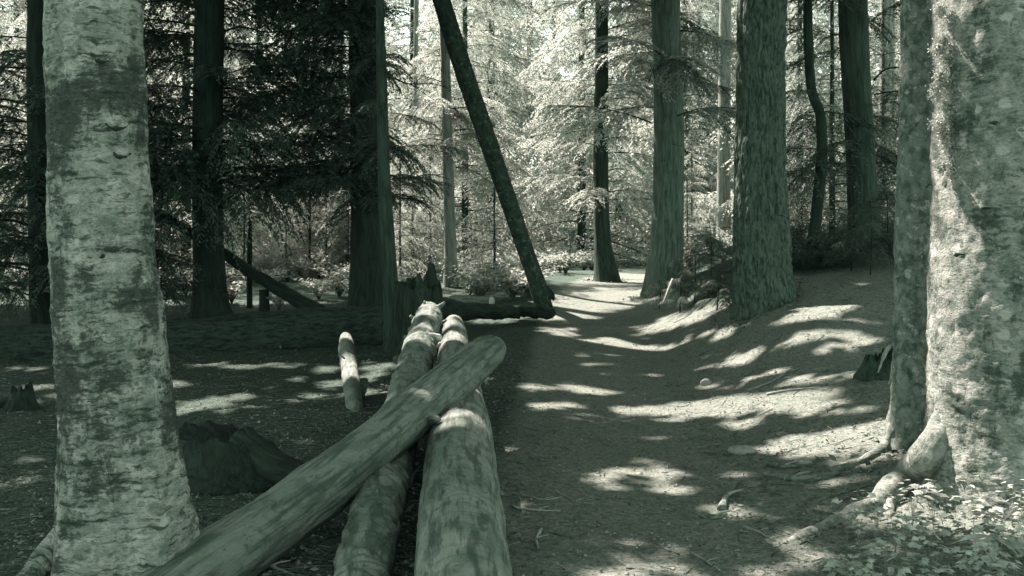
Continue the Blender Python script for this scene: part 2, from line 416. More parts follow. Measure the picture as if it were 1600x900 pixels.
for key, lm in (('dark', 'leaf_dark'), ('mid', 'leaf_mid'), ('far', 'leaf_far')):
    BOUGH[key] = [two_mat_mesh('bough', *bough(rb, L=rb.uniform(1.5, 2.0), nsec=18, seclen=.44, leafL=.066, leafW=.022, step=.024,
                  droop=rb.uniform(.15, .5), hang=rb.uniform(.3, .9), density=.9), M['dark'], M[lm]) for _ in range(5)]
DEAD = [dead_branch(rb) for _ in range(4)]
for d in DEAD: d.materials.append(M['dark'])

# ------------------------------------------------------------------ sun patches: where gaps shaped into the added canopy let light through
def patch(px, py, rx, ry):
    c = ground_at(px, py); a = ground_at(px, py+ry); b = ground_at(px, py-ry)
    return (c[0], .5*(a[1]+b[1]), max(.05, rx*c[1]/FPX), max(.10, .5*abs(b[1]-a[1])))
PATCH = [patch(*p) for p in [
    (985, 437, 28, 4), (900, 476, 85, 12), (960, 463, 45, 6), (875, 492, 50, 7), (1030, 508, 28, 7), (1062, 500, 28, 8), (1095, 492, 24, 8), (1120, 482, 22, 7),
    (880, 522, 18, 5), (910, 537, 22, 5), (985, 546, 42, 11), (960, 533, 50, 5), (1040, 545, 20, 5), (1155, 562, 32, 8), (1120, 550, 16, 5),
    (1250, 505, 22, 15), (1280, 488, 25, 14), (1310, 482, 22, 8), (1265, 528, 30, 8), (1300, 518, 32, 9), (1335, 508, 30, 8), (1290, 545, 26, 5), (1340, 530, 20, 5),
    (1100, 638, 70, 9), (1170, 630, 70, 14), (1235, 618, 70, 20), (1280, 636, 45, 9), (1020, 641, 55, 7), (1255, 590, 18, 5),
    (925, 608, 45, 8), (836, 605, 22, 5), (872, 634, 34, 5), (1165, 661, 28, 7), (1105, 602, 10, 5), (1060, 655, 24, 4),
    (1310, 690, 85, 20), (1370, 675, 45, 18), (1250, 702, 40, 8), (1385, 708, 36, 12), (1340, 722, 30, 6), (1160, 707, 16, 4),
    (1020, 737, 48, 10), (1040, 765, 26, 6), (940, 747, 32, 7), (1000, 720, 24, 5), (1290, 757, 26, 6),
    (1235, 842, 30, 20), (1270, 870, 26, 14), (1005, 888, 34, 8), (1055, 892, 24, 6), (960, 890, 20, 6),
    (312, 571, 36, 3), (380, 574, 40, 3), (440, 570, 40, 3), (520, 574, 26, 3), (320, 632, 48, 7), (290, 640, 30, 8), (372, 621, 30, 6), (275, 600, 18, 10),
    (478, 622, 22, 7), (524, 601, 24, 7), (490, 690, 18, 4), (85, 748, 18, 6), (60, 606, 50, 4), (75, 622, 22, 8), (30, 575, 40, 3), (40, 720, 20, 4),
    (575, 590, 24, 6), (600, 560, 24, 5), (590, 575, 30, 5), (1440, 815, 50, 12), (1500, 825, 60, 16), (1580, 830, 60, 16), (1360, 850, 20, 8)]]
_rs = np.random.default_rng(14)
for _ in range(70):          # small flecks of light
    y = 5.5+15*_rs.random()**1.2; x = float(trail_x(y))+_rs.uniform(-1.0, 3.6)
    PATCH.append((x, y, _rs.uniform(.05, .16), _rs.uniform(.05, .16)))
for _ in range(34):
    y = _rs.uniform(8, 16); PATCH.append((_rs.uniform(-.48, -.06)*y, y, _rs.uniform(.04, .12), _rs.uniform(.05, .14)))
LIT3 = []      # (point, radius): sun beams that reach trunks and logs
def lit_line(a, b, r, n=6):
    for t in np.linspace(0, 1, n): LIT3.append((a*(1-t)+b*t, r))
lit_line(at(1462, -150, 6.5), at(1460, 640, 6.5), .10, 14)
lit_line(at(1455, 660, 6.5), at(1392, 780, 6.5), .14, 6)
lit_line(at(650, 558, 12.4), at(665, 545, 12.4), .10, 2); lit_line(at(705, 548, 12.6), at(715, 540, 12.8), .10, 2)
lit_line(at(672, 500, 13.6), at(672, 478, 14.4), .16, 3); lit_line(at(700, 515, 13.6), at(712, 505, 14), .12, 2)
lit_line(at(748, 622, 9), at(752, 625, 9), .06, 1)
lit_line(at(545, 562, 13), at(548, 590, 12.2), .09, 3); lit_line(at(1400, 680, 8), at(1440, 690, 8), .12, 2)
lit_line(at(1152, 0, 14.8), at(1150, 300, 14.8), .06, 4); lit_line(at(745, 470, 19), at(770, 470, 19), .25, 2)
LP = np.array([p for p, r in LIT3]); LR = np.array([r for p, r in LIT3])
PA = np.array(PATCH); PA[:, 2:] *= 1.12
_gx, _gy = np.arange(-40, 40.1, .25), np.arange(-20, 60.1, .25)
_GH = height(*np.meshgrid(_gx, _gy))
def fast_h(x, y):
    u = np.clip((x+40)/.25, 0, len(_gx)-2); v = np.clip((y+20)/.25, 0, len(_gy)-2); i = u.astype(int); j = v.astype(int); u = u-i; v = v-j
    return (_GH[j, i]*(1-u)+_GH[j, i+1]*u)*(1-v)+(_GH[j+1, i]*(1-u)+_GH[j+1, i+1]*u)*v
def blocked(P, rad, seed=0):
    """which sprays of this size at points P (n,3) take the sun off a lit patch or a lit trunk"""
    P = np.atleast_2d(np.asarray(P, float)); t = (P[:, 2]-.3)/S[2]
    if np.ndim(rad): rad = np.asarray(rad)[:, None]
    for _ in range(3):
        g = P-S*t[:, None]; t = (P[:, 2]-fast_h(g[:, 0], g[:, 1]))/S[2]
    g = P-S*t[:, None]
    q = ((g[:, None, 0]-PA[None, :, 0])/(PA[None, :, 2]+rad*.8))**2+((g[:, None, 1]-PA[None, :, 1])/(PA[None, :, 3]+rad*.8))**2
    v = P[:, None]-LP[None]; tt = v@S; d = np.linalg.norm(v-tt[..., None]*S, axis=2)
    return (q.min(1) < 1) | np.any((tt > 0) & (d < LR+np.maximum(rad, .09)), axis=1)
def blocks(p, rad): return bool(blocked(p, rad)[0])

# ------------------------------------------------------------------ trees
TREES = []
def put_branches(t, top, n, z0, z1, kinds, az=None, sc=(.8, 1.3), keep_light=True, r=.25, up=(-.1, .25), dead=0, rng=None, xy=None):
    """branches from z0 to z1 above the base; xy(z) gives the trunk centre offset"""
    rng = rng or np.random.default_rng(sum(ord(c)*(i+3) for i, c in enumerate(t.name))+int(abs(t.location.x)*100))
    base = np.array(t.location); made = 0; tries = 0
    while made < n and tries < n*6:
        tries += 1
        z = rng.uniform(z0, z1); a = rng.uniform(*(az or (0, 2*math.pi)))
        c = xy(z) if xy else np.zeros(2)
        is_dead = rng.random() < dead
        s = rng.uniform(*sc)
        loc = np.array([c[0]+math.cos(a)*r*.7, c[1]+math.sin(a)*r*.7, z])
        mid = base+loc+np.array([math.cos(a), math.sin(a), -.1])*s*1.0
        if keep_light and not is_dead and (blocks(mid, .35*s) or blocks(mid+np.array([math.cos(a), math.sin(a), -.3])*.6*s, .35*s)): continue
        me = DEAD[rng.integers(4)] if is_dead else BOUGH[kinds[rng.integers(len(kinds))]][rng.integers(5)]
        obj('dead_branch' if is_dead else 'branch', me, None, t, loc, (rng.uniform(-.25, .25), -rng.uniform(*up), a), (s, s, s)); made += 1

def trunk_tree(name, label, base, pts, rad, mat, height_top=16, r_top=.08, nseg=28, n=90, disp=None, cat='tree', group=None, bias=1.):
    """pts/rad: seen part of the trunk bottom-up, world; goes on up to height_top"""
    t = thing(name, label, cat, base, group)
    P = [np.array(p, float) for p in pts]; R = list(rad)
    if height_top:
        d = P[-1]-P[-2]; d = d/d[2]
        zt = height_top
        if zt > P[-1][2]+.5:
            mid = P[-1]+d*(zt-P[-1][2])*.5; end = P[-1]+d*(zt-P[-1][2])*.9; end[2] = zt
            P += [mid, end]; R += [(R[-1]+r_top)*.55, r_top]
    part_tube('trunk', t, P, R, mat, nseg, n, disp, True, bias)
    TREES.append((t, np.array(base), height_top or 0))
    return t
def px_trunk(rows, Y, base_z=None, sink=.15):
    """rows (px, py, width_px) bottom-up at depth Y"""
    P = [at(x, y, Y) for x, y, w in rows]; R = [w*.5*Y/FPX for x, y, w in rows]
    P[0][2] -= sink
    return P, R

# big pale fir beside the logs
P, R = px_trunk([(196, 944, 205), (194, 860, 196), (190, 780, 186), (184, 640, 172), (166, 430, 160), (152, 200, 150), (147, 0, 145), (143, -250, 140)], 5.0)
t = trunk_tree('fir_tree', 'thick pale mottled fir trunk with dark lichen patches beside the crossing logs', at(196, 944, 5.0)*[1, 1, 0], P, R, M['bark_a'], 17, .1, 150, 430,
               bark_disp(.012, (4, 4, 4), 4, .42, .34, 5, .4, 0, .010), bias=2.2)
FIR_A = t
for pts, r in (([(150, 820), (100, 850), (60, 885), (20, 930)], [.11, .085, .06, .03]), ([(238, 790), (272, 850), (310, 910), (345, 970)], [.10, .085, .06, .03])):
    ZS = (5.0, 4.95, 4.85, 4.7) if pts[0][0] == 150 else (5.05, 5.1, 5.15, 5.1)
    part_tube('root', t, [at(x, y, z) for (x, y), z in zip(pts, ZS)], r, M['bark_a'], 24, 40, bark_disp(.008, (9, 9, 9), 8))
# big lichened fir at the bank
P, R = px_trunk([(1618, 800, 345), (1616, 740, 318), (1614, 640, 306), (1612, 430, 302), (1614, 300, 296), (1612, 0, 294), (1610, -250, 288)], 6.6)
t = trunk_tree('fir_tree', 'massive lichen-crusted fir trunk with sunlit edge and roots above leafy plants', at(1618, 775, 6.6), P, R, M['bark_b'], 19, .12, 190, 430,
               bark_disp(.010, (6, 6, 8), 12, .22, .30, 5, 1.0, 0, .011), bias=2.2)
FIR_B = t
def gp(x, y, lift): q = ground_at(x, y); return np.array([q[0], q[1], q[2]+lift])
for P, r in (([at(1512, 590, 6.62), at(1482, 655, 6.58), at(1454, 708, 6.56), gp(1420, 757, .06), gp(1385, 785, .03), gp(1340, 806, .01), gp(1290, 824, .0), gp(1235, 846, -.01)], [.05, .085, .105, .10, .085, .06, .045, .025]),
             ([gp(1400, 775, .03), gp(1388, 806, .0), gp(1400, 840, -.03)], [.05, .035, .02])):
    part_tube('root', t, P, r, M['bark_b'], 28, 60, bark_disp(.016, (8, 8, 8), 17))
def lichen_tufts(t, spots, size):
    rng = np.random.default_rng(3); o = np.array(t.location)
    for (p, rad, n) in spots:
        c = p-o
        B = np.zeros((n, 3)); D = norm(rng.normal(0, 1, (n, 3))+[-.6, -.5, -.3])
        B = D*rng.uniform(.1, 1, n)[:, None]*rad*[.8, .8, 1.3]+rng.normal(0, rad*.25, (n, 3))
        V, F, T = quad_leaves(B, norm(rng.normal(0, 1, (n, 3))), norm(rng.normal(0, 1, (n, 3))), rng.uniform(.6, 1.3, n)*size, rng.uniform(.5, 1, n)*size*.6)
        obj('lichen_tuft', mesh('lichen_tuft', V, F, T, smooth=False), M['lichen'], t, tuple(c))['kind'] = 'stuff'
lichen_tufts(t, [(at(x, y, 6.46), .045+.012*(i % 3), 520) for i, (x, y) in enumerate([(1470, 15), (1488, 30), (1500, 38), (1475, 62), (1468, 75), (1480, 90), (1470, 118), (1466, 140),
              (1482, 128), (1500, 118), (1516, 120), (1490, 150), (1478, 165), (1486, 182), (1470, 190), (1500, 178), (1476, 210), (1484, 230), (1472, 260), (1492, 265), (1498, 400), (1505, 410)])], .017)
def knots(t, spots, cx, rpx, Y, mat, w=.05, arc=(3.4, 6.0)):
    for i, (px, py, s_) in enumerate(spots):
        d = (px-cx)/rpx; dep = Y-math.sqrt(max(.05, 1-d*d))*rpx*Y/FPX
        P = []
        for a in np.linspace(arc[0]+.3*(i % 3-1), arc[1]+.2*(i % 2), 7):
            q = at(px, py, dep)+np.array([math.cos(a)*w*s_, 0, math.sin(a)*w*s_*.7]); dd = ((q[0]*FPX/dep+800)-cx)/rpx
            q[1] = Y-math.sqrt(max(.03, 1-dd*dd))*rpx*Y/FPX+.004; P.append(q)
        part_tube('knot', t, P, [.002, .005, .007, .008, .006, .005, .002], mat, 10, 24, bark_disp(.006, (40, 40, 40), i))
knots(FIR_A, [(160, 88, .7), (182, 190, .9), (120, 230, .7), (190, 238, .6), (150, 395, .7)], 152, 76, 5.0, M['rot'])
knots(FIR_B, [(1553, 200, .9), (1502, 405, .8), (1570, 430, .7), (1540, 330, .6)], 1613, 150, 6.6, M['rot'], .05, (1.2, 2.2))
# grey scaly trunk behind it
g = ground_at(1428, 690); Y = g[1]
P, R = px_trunk([(1424, 700, 84), (1424, 660, 70), (1426, 600, 60), (1428, 400, 58), (1432, 200, 54), (1435, 0, 52), (1437, -200, 50)], Y)
t = trunk_tree('spruce_tree', 'slim grey scaly trunk standing close behind the massive lichened fir', g, P, R, M['bark_c'], 17, .07, 80, 300, bark_disp(.008, (12, 12, 12), 31, .3, .3, 5, 2, 0, .010), bias=1.8)
SPR = t
for pts, r in (([(1405, 670), (1385, 700), (1350, 722), (1300, 740)], [.07, .05, .035, .02]), ([(1440, 670), (1442, 700), (1430, 730), (1410, 750)], [.07, .06, .04, .02])):
    part_tube('root', t, [np.array([*(q := ground_at(x, y))[:2], q[2]+.01]) if i else at(x, y, Y-.05) for i, (x, y) in enumerate(pts)], r, M['bark_c'], 14, 24, bark_disp(.006, (14, 14, 14), 6))
# furrowed trunk on the bank
g = ground_at(1190, 482); Y = g[1]
P, R = px_trunk([(1194, 486, 92), (1192, 440, 88), (1190, 380, 84), (1188, 250, 76), (1189, 100, 73), (1191, 0, 72), (1192, -200, 70)], Y)
t = trunk_tree('douglas_fir', 'stout deeply furrowed trunk rooted on the sunlit trail bank', g, P, R, M['furrow'], 20, .1, 190, 460, bark_disp(.010, (4, 4, 2), 41, .16, .4, 4, 1, .036, .012, (50, 50, 30)), bias=1.5)
DOUG = t
# crooked thin sapling beside it
g = ground_at(1268, 402); Y = min(g[1], 19.0); g = np.array([(1268-800)/FPX*Y, Y, hz((1268-800)/FPX*Y, Y)])
P, R = px_trunk([(1268, 410, 20), (1275, 340, 18), (1284, 250, 17), (1282, 180, 16), (1268, 140, 15), (1263, 60, 15), (1262, 0, 14), (1261, -150, 13)], Y); P[0][2] = g[2]-.1
t = trunk_tree('crooked_sapling', 'thin dark crooked trunk between the furrowed trunk and a darker one', g, P, R, M['dark'], 12, .03, 14, 90, bark_disp(.004, (9, 9, 9), 3))
CROOK = t
g = ground_at(1348, 385); Y = min(g[1], 20.0); xx = (1348-800)/FPX*Y; g = np.array([xx, Y, hz(xx, Y)])
P, R = px_trunk([(1352, 400, 56), (1350, 350, 48), (1345, 250, 44), (1338, 130, 44), (1332, 0, 45), (1328, -200, 44)], Y); P[0][2] = g[2]-.1
t = trunk_tree('dark_fir', 'dark straight trunk above the shaded undercut behind the grey trunk', g, P, R, M['dark_mid'], 18, .08, 32, 120, bark_disp(.008, (9, 9, 3), 5, .2))
DK = t
# trunks past the trail bend
g = ground_at(1036, 455); Y = g[1]
P, R = px_trunk([(1036, 470, 64), (1038, 440, 58), (1042, 380, 52), (1044, 300, 48), (1045, 200, 47), (1043, 100, 45), (1040, 0, 44), (1038, -200, 43)], Y)
t = trunk_tree('cedar_tree', 'straight ridged trunk with sunlit flank where the trail bends away', g, P, R, M['grey'], 19, .08, 40, 160, bark_disp(.008, (14, 14, 1.5), 51, .25, .6))
CEDAR = t
g = ground_at(948, 440); Y = g[1]
P, R = px_trunk([(950, 446, 50), (947, 425, 38), (942, 380, 28), (939, 300, 24), (939, 200, 23), (940, 100, 21), (940, 0, 20), (940, -200, 19)], Y)
t = trunk_tree('dark_hemlock', 'dark slim trunk with flared base at the far edge of the trail', g, P, R, M['dark_mid'], 20, .06, 28, 140, bark_disp(.006, (12, 12, 3), 61, .1, .3))
HEM = t
g = ground_at(704, 448); Y = g[1]
P, R = px_trunk([(705, 452, 26), (704, 400, 20), (700, 250, 17), (696, 100, 15), (692, 0, 14), (690, -200, 13)], Y)
t = trunk_tree('slender_hemlock', 'slender pale grey trunk rising behind the jagged stump', g, P, R, M['pale_grey'], 17, .05, 20, 110, bark_disp(.005, (12, 12, 4), 71, .15, .4))
SLEN = t
# leaning trunk by the trail
g = ground_at(849, 480); Y = g[1]
LEAN = trunk_tree('leaning_tree', 'mottled thin trunk leaning steeply over the trail edge', g, *px_trunk([(851, 482, 28), (840, 445, 27), (824, 400, 26), (790, 300, 27), (752, 190, 29), (718, 90, 29), (690, 0, 28), (640, -180, 26)], Y, None, .05),
                  M['mottled'], None, .05, 28, 130, bark_disp(.007, (9, 9, 7), 81))
part_tube('snag', LEAN, [at(852, 452, Y), at(862, 462, Y-.05), at(866, 470, Y-.05)], [.10, .06, .015], M['mottled'], 12, 10, bark_disp(.01, (9, 9, 9), 2))
# dark trunks on the far side of the big fallen log
def gy(px, py, lim): 
    g = ground_at(px, py); Y = min(g[1], lim); x = (px-800)/FPX*Y; return np.array([x, Y, hz(x, Y)]), Y
g, Y = gy(576, 478, 20)
P, R = px_trunk([(578, 500, 72), (577, 470, 64), (577, 380, 58), (575, 200, 56), (572, 0, 54), (570, -200, 52)], Y); P[0][2] = g[2]-.1
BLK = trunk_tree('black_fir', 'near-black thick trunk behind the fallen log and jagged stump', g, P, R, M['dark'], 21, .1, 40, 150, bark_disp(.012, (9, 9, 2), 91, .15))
g, Y = gy(612, 512, 16.4)
P, R = px_trunk([(614, 520, 30), (612, 480, 26), (607, 400, 24), (603, 330, 22), (600, 270, 20), (597, 150, 17), (594, 20, 13), (592, -120, 9)], Y); P[0][2] = g[2]-.1
POLE = trunk_tree('dead_pole', 'thin grey-brown pole trunk standing in front of the near-black one', g, P, R, M['pole'], None, .03, 18, 90, bark_disp(.005, (9, 9, 4), 13))
g, Y = gy(327, 492, 20)
P, R = px_trunk([(330, 505, 66), (328, 480, 54), (326, 400, 47), (324, 250, 46), (326, 100, 46), (327, 0, 45), (328, -200, 44)], Y); P[0][2] = g[2]-.1
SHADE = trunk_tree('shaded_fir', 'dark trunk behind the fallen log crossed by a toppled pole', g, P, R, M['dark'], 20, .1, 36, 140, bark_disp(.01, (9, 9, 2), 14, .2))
g, Y = gy(62, 515, 19)
P, R = px_trunk([(66, 530, 40), (64, 450, 34), (60, 300, 32), (58, 100, 31), (58, 0, 30), (57, -200, 30)], Y); P[0][2] = g[2]-.1
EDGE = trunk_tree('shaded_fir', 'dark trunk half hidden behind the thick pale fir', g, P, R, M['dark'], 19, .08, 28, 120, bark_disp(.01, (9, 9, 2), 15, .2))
for (rows, lim, lab, nm) in (([(390, 475, 9), (390, 400, 8), (391, 345, 6)], 21.5, 'thin bare stem standing beside the toppled pole', 'bare_stem'),
                             ([(413, 486, 18), (413, 470, 16), (412, 452, 15)], 21, 'short broken post-like snag under the toppled pole', 'broken_snag')):
    g, Y = gy(rows[0][0], rows[0][1], lim); P, R = px_trunk(rows, Y); P[0][2] = g[2]-.05
    trunk_tree(nm, lab, g, P, R, M['dark'], None, .02, 12, 20, bark_disp(.006, (9, 9, 4), 4))
# far grey trunks in the sunlit wood
for px, w, Y, lab in ((1131, 20, 32, 'faint grey trunk far behind the furrowed one'), (648, 8, 34, 'thin faint trunk in the bright wood behind the stump'),
                      (1385, 24, 30, 'far dark trunk beside the slim grey scaly one')):
    x = (px-800)/FPX*Y; g = np.array([x, Y, hz(x, Y)])
    P = [g-[0, 0, .1], g+[0, 0, 3], g+[.05, 0, 8]]; r = w*.5*Y/FPX
    trunk_tree('far_trunk', lab, g, P, [r*1.2, r, r*.9], M['pale_grey'], 17, .06, 16, 50, bark_disp(.006, (9, 9, 3), 6))

LAND = [(np.array(o.location), w) for o, w in ((BLK, 'the near-black thick trunk'), (SLEN, 'the slender pale grey trunk'), (LEAN, 'the leaning trunk'), (HEM, 'the dark slim flared trunk'), (CEDAR, 'the ridged trunk at the trail bend'),
        (SHADE, 'the trunk crossed by the toppled pole'), (EDGE, 'the trunk half hidden by the pale fir'), (DOUG, 'the furrowed trunk'), (DK, 'the dark straight trunk'), (SPR, 'the slim scaly trunk'))]
def near(x, y): return min(LAND, key=lambda q: (x-q[0][0])**2+(y-q[0][1])**2)[1]
# ------------------------------------------------------------------ branches of the trees in view
pi = math.pi
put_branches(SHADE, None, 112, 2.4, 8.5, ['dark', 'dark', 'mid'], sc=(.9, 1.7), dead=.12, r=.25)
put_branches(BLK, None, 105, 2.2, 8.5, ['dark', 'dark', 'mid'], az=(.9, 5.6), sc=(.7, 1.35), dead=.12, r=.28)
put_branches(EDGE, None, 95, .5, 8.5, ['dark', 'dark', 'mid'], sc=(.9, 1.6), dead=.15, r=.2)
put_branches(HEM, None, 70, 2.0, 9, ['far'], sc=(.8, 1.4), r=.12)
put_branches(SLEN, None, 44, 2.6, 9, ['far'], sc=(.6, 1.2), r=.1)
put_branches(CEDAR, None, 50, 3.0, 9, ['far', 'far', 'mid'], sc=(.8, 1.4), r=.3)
put_branches(CROOK, None, 16, 2.2, 7.5, ['dark', 'mid'], sc=(.4, .8), r=.05)
put_branches(DK, None, 30, .6, 7.5, ['dark', 'mid'], sc=(.6, 1.1), r=.25, dead=.15)
for _t, _r, _z, _n in ((DOUG, .36, (1.0, 5), 9), (CEDAR, .30, (1.0, 4), 8), (HEM, .15, (.8, 3), 7), (BLK, .34, (.7, 2.6), 6), (SHADE, .27, (.7, 2.4), 7), (DK, .28, (.5, 4), 6), (SPR, .13, (.8, 3.6), 7), (SLEN, .13, (.8, 3.5), 6)):
    put_branches(_t, None, _n, *_z, ['mid'], sc=(.12, .32), dead=1.1, r=_r*1.35)
put_branches(POLE, None, 10, 2.2, 4.2, ['dark', 'mid'], sc=(.3, .6), r=.06)

# ------------------------------------------------------------------ background conifers, crowns shared between alike trees
def crown_mesh(rng, H=15., n=120, Lmax=3.0, z0=.4, lm='leaf_far'):
    stems, leaves = [], []
    protos = [bough(rng, L=2.3, nsec=13, seclen=.62, leafL=.105, leafW=.034, step=.052, droop=rng.uniform(.2, .55), hang=rng.uniform(.5, 1.1), density=.88, stem_r=.02) for _ in range(5)]
    for i in range(n):
        z = z0+(H-z0)*((i+rng.random())/n)**1.05; a = i*2.399+rng.normal(0, .35)
        s = (Lmax*(1-(z/H)**1.3)*.9+.35)/2.3*rng.uniform(.65, 1.15)
        Mx = np.array(Euler((rng.uniform(-.3, .3), rng.uniform(-.15, .25), a)).to_matrix())*s
        (v1, f1, t1), (v2, f2, t2) = protos[rng.integers(5)]
        off = np.array([0, 0, z]); stems.append((v1@Mx.T+off, f1, t1)); leaves.append((v2@Mx.T+off, f2, t2))
    return two_mat_mesh('crown', merge(stems), merge(leaves), M['dark_mid'], M[lm])
rc = np.random.default_rng(8)
CROWNS = [crown_mesh(rc) for _ in range(3)]
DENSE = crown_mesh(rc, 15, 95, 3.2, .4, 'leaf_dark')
SAPL = [crown_mesh(rc, 4.2, 34, 1.5, .15) for _ in range(2)]
def stem_mesh(H, r): 
    V, F, tc = tube([[0, 0, -.3], [0, 0, H*.5], [0, 0, H]], [r, r*.6, .02], 12, 24, bark_disp(.008, (9, 9, 3), 3)); m = mesh('trunk', V, F, tc); m.materials.append(M['dark_mid']); return m
STEM_T, STEM_S = stem_mesh(15, .13), stem_mesh(4.1, .05)
rt = np.random.default_rng(21)
RANK = {30: 'first', 38.5: 'second', 48: 'third', 59: 'fourth', 70: 'fifth', 88: 'last'}
def far_tree(x, y, s, rz, crown, kind, rank=None):
    if kind == 'tall':
        t = thing('conifer', 'tall drooping conifer in the '+RANK[rank]+' rank of the sunlit wood beyond the trail', 'tree', (x, y, hz(x, y)), 'tall conifers in the sunlit wood'); st = STEM_T
    else:
        t = thing('young_conifer', 'young bushy conifer in the sunlit undergrowth beyond '+near(x, y), 'tree', (x, y, hz(x, y)), 'young conifers in the sunlit undergrowth'); st = STEM_S
    obj('trunk', st, None, t, (0, 0, 0), (0, 0, rz), (s, s, s)); obj('crown', crown, None, t, (0, 0, 0), (0, 0, rz), (s, s, s))
for Y, step, jit, smin, smax in ((30, 4.2, .8, .75, 1.15), (38.5, 4.6, 1.0, 1.0, 1.4), (48, 5, 1.5, 1.2, 1.6), (59, 6, 2.5, 1.5, 1.9), (70, 5.5, 3, 1.7, 2.2), (88, 6, 3, 2.2, 2.8)):
    half = Y*.5+3; x = -half+rt.random()*2
    while x < half:
        xx, yy = x+rt.normal(0, jit*.6), Y+rt.normal(0, jit)
        dd = float(trail_d(np.array(xx), np.array(yy)))
        if abs(dd) > 1.9 and not (yy < 33 and -5.5 < dd < 0):
            far_tree(xx, yy, rt.uniform(smin, smax), rt.uniform(0, 6.28), CROWNS[rt.integers(3)], 'tall', Y)
        x += step*rt.uniform(.7, 1.3)
for i in range(46):
    yy = rt.uniform(24.5, 34); xx = rt.uniform(-.5, .5)*yy
    if abs(trail_d(np.array(xx), np.array(yy))) < 1.5: continue
    far_tree(xx, yy, rt.uniform(.45, 1.0), rt.uniform(0, 6.28), SAPL[rt.integers(2)], 'young')

for px, Y, s_ in ((1300, 25, .6), (1380, 27, .5)):
    x = (px-800)/FPX*Y; t = thing('shaded_conifer', 'dense dark conifer filling the gap between the shaded trunks', 'tree', (x, Y, hz(x, Y)), 'dense dark conifers between the shaded trunks')
    obj('trunk', STEM_T, None, t, (0, 0, 0), (0, 0, px), (s_,)*3); obj('crown', DENSE, None, t, (0, 0, 0), (0, 0, px), (s_,)*3)
# undergrowth shrubs
def shrub_mesh(rng, n=26, h=.8):
    st, B, D, N = [], [], [], []
    for i in range(n):
        a = rng.uniform(0, 6.28); l = h*rng.uniform(.5, 1.1); out = rng.uniform(.2, .9)
        Q = np.array([[0, 0, 0], [math.cos(a)*out*l*.4, math.sin(a)*out*l*.4, l*.6], [math.cos(a)*out*l, math.sin(a)*out*l, l*.85]])
        st.append(tube(Q, [.006, .004, .002], 3, 5, None, False))
        k = 16; u = rng.uniform(.25, 1, k); q = np.stack([np.interp(u, [0, .5, 1], Q[:, j]) for j in range(3)], -1)
        B.append(q); D.append(norm(rng.normal(0, 1, (k, 3))*[1, 1, .4])); N.append(norm(rng.normal(0, .5, (k, 3))+[0, 0, 1]))
    B, D, N = np.vstack(B), np.vstack(D), np.vstack(N); k = len(B)
    return two_mat_mesh('shrub', merge(st), quad_leaves(B, D, N, rng.uniform(.06, .12, k), rng.uniform(.03, .06, k)), M['dark_mid'], M['leaf_shrub'])
SHR = [shrub_mesh(rt) for _ in range(4)]
def shrub(x, y, s, label, group):
    o = obj('shrub', SHR[rt.integers(4)], None, None, (x, y, hz(x, y)-.02), (0, 0, rt.uniform(0, 6.28)), (s*1.2, s*1.2, s)); tag(o, label, 'shrub', group)
cnt = 0
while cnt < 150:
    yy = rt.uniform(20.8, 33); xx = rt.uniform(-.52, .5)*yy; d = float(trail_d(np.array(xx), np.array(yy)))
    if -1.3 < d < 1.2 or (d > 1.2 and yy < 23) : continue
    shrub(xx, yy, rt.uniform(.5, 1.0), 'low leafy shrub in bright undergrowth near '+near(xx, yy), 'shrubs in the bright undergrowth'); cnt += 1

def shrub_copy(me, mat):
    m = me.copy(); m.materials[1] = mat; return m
DSHR = [shrub_copy(m, M['leaf_dark']) for m in SHR]  # same shrubs with darker leaves, the bank's shade put into their colour
cnt = 0
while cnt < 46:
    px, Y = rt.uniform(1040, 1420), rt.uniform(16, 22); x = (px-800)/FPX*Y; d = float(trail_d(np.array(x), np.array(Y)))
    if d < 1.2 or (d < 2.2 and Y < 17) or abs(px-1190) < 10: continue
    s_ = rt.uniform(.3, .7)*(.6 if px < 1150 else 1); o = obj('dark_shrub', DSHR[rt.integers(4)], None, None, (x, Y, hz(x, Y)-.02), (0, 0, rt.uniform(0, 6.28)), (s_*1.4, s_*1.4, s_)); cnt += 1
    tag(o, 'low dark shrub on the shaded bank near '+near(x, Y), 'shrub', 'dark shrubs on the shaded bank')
# ------------------------------------------------------------------ fallen logs
def log(name, label, rows, mat, nseg=40, n=160, disp=None, cut=None, cat='log'):
    """rows (px, py, width_px, depth)"""
    P = np.array([at(x, y, Y) for x, y, w, Y in rows]); R = [w*.5*Y/FPX for x, y, w, Y in rows]
    b = P[0].copy(); t = thing(name, label, cat, b)
    part_tube('log_body', t, P, R, mat, nseg, n, disp)
    if cut is not None:
        e = P[cut]; o2 = P[1 if cut == 0 else -2]; d = norm(e-o2); r = R[cut]*.97
        part_tube('cut_end', t, [e-d*.02, e+d*.015], [r, r*.93], M['cut'], 28, 4, bark_disp(.006, (20, 20, 20), 5))
    return t
L1 = log('crossing_log', 'weathered barkless log lying diagonally across the other logs', [(150, 1010, 112, 4.35), (310, 900, 108, 5.0), (440, 810, 98, 5.7), (560, 718, 84, 6.6), (660, 635, 72, 7.7), (720, 585, 66, 8.5), (750, 560, 58, 9.0), (765, 549, 50, 9.2), (775, 542, 32, 9.32)],
         M['log_a'], 72, 260, bark_disp(.009, (9, 9, 2.2), 101, fine=.007, ff=(45, 45, 5)))
part_tube('branch_stub', L1, [at(578, 732, 6.6), at(594, 742, 6.5), at(613, 757, 6.42)], [.035, .024, .012], M['stick'], 12, 10, bark_disp(.003, (30, 30, 10), 3))
part_tube('branch_stub', L1, [at(668, 660, 7.4), at(680, 655, 7.3), at(686, 656, 7.25)], [.03, .03, .015], M['log_a'], 12, 8, None)
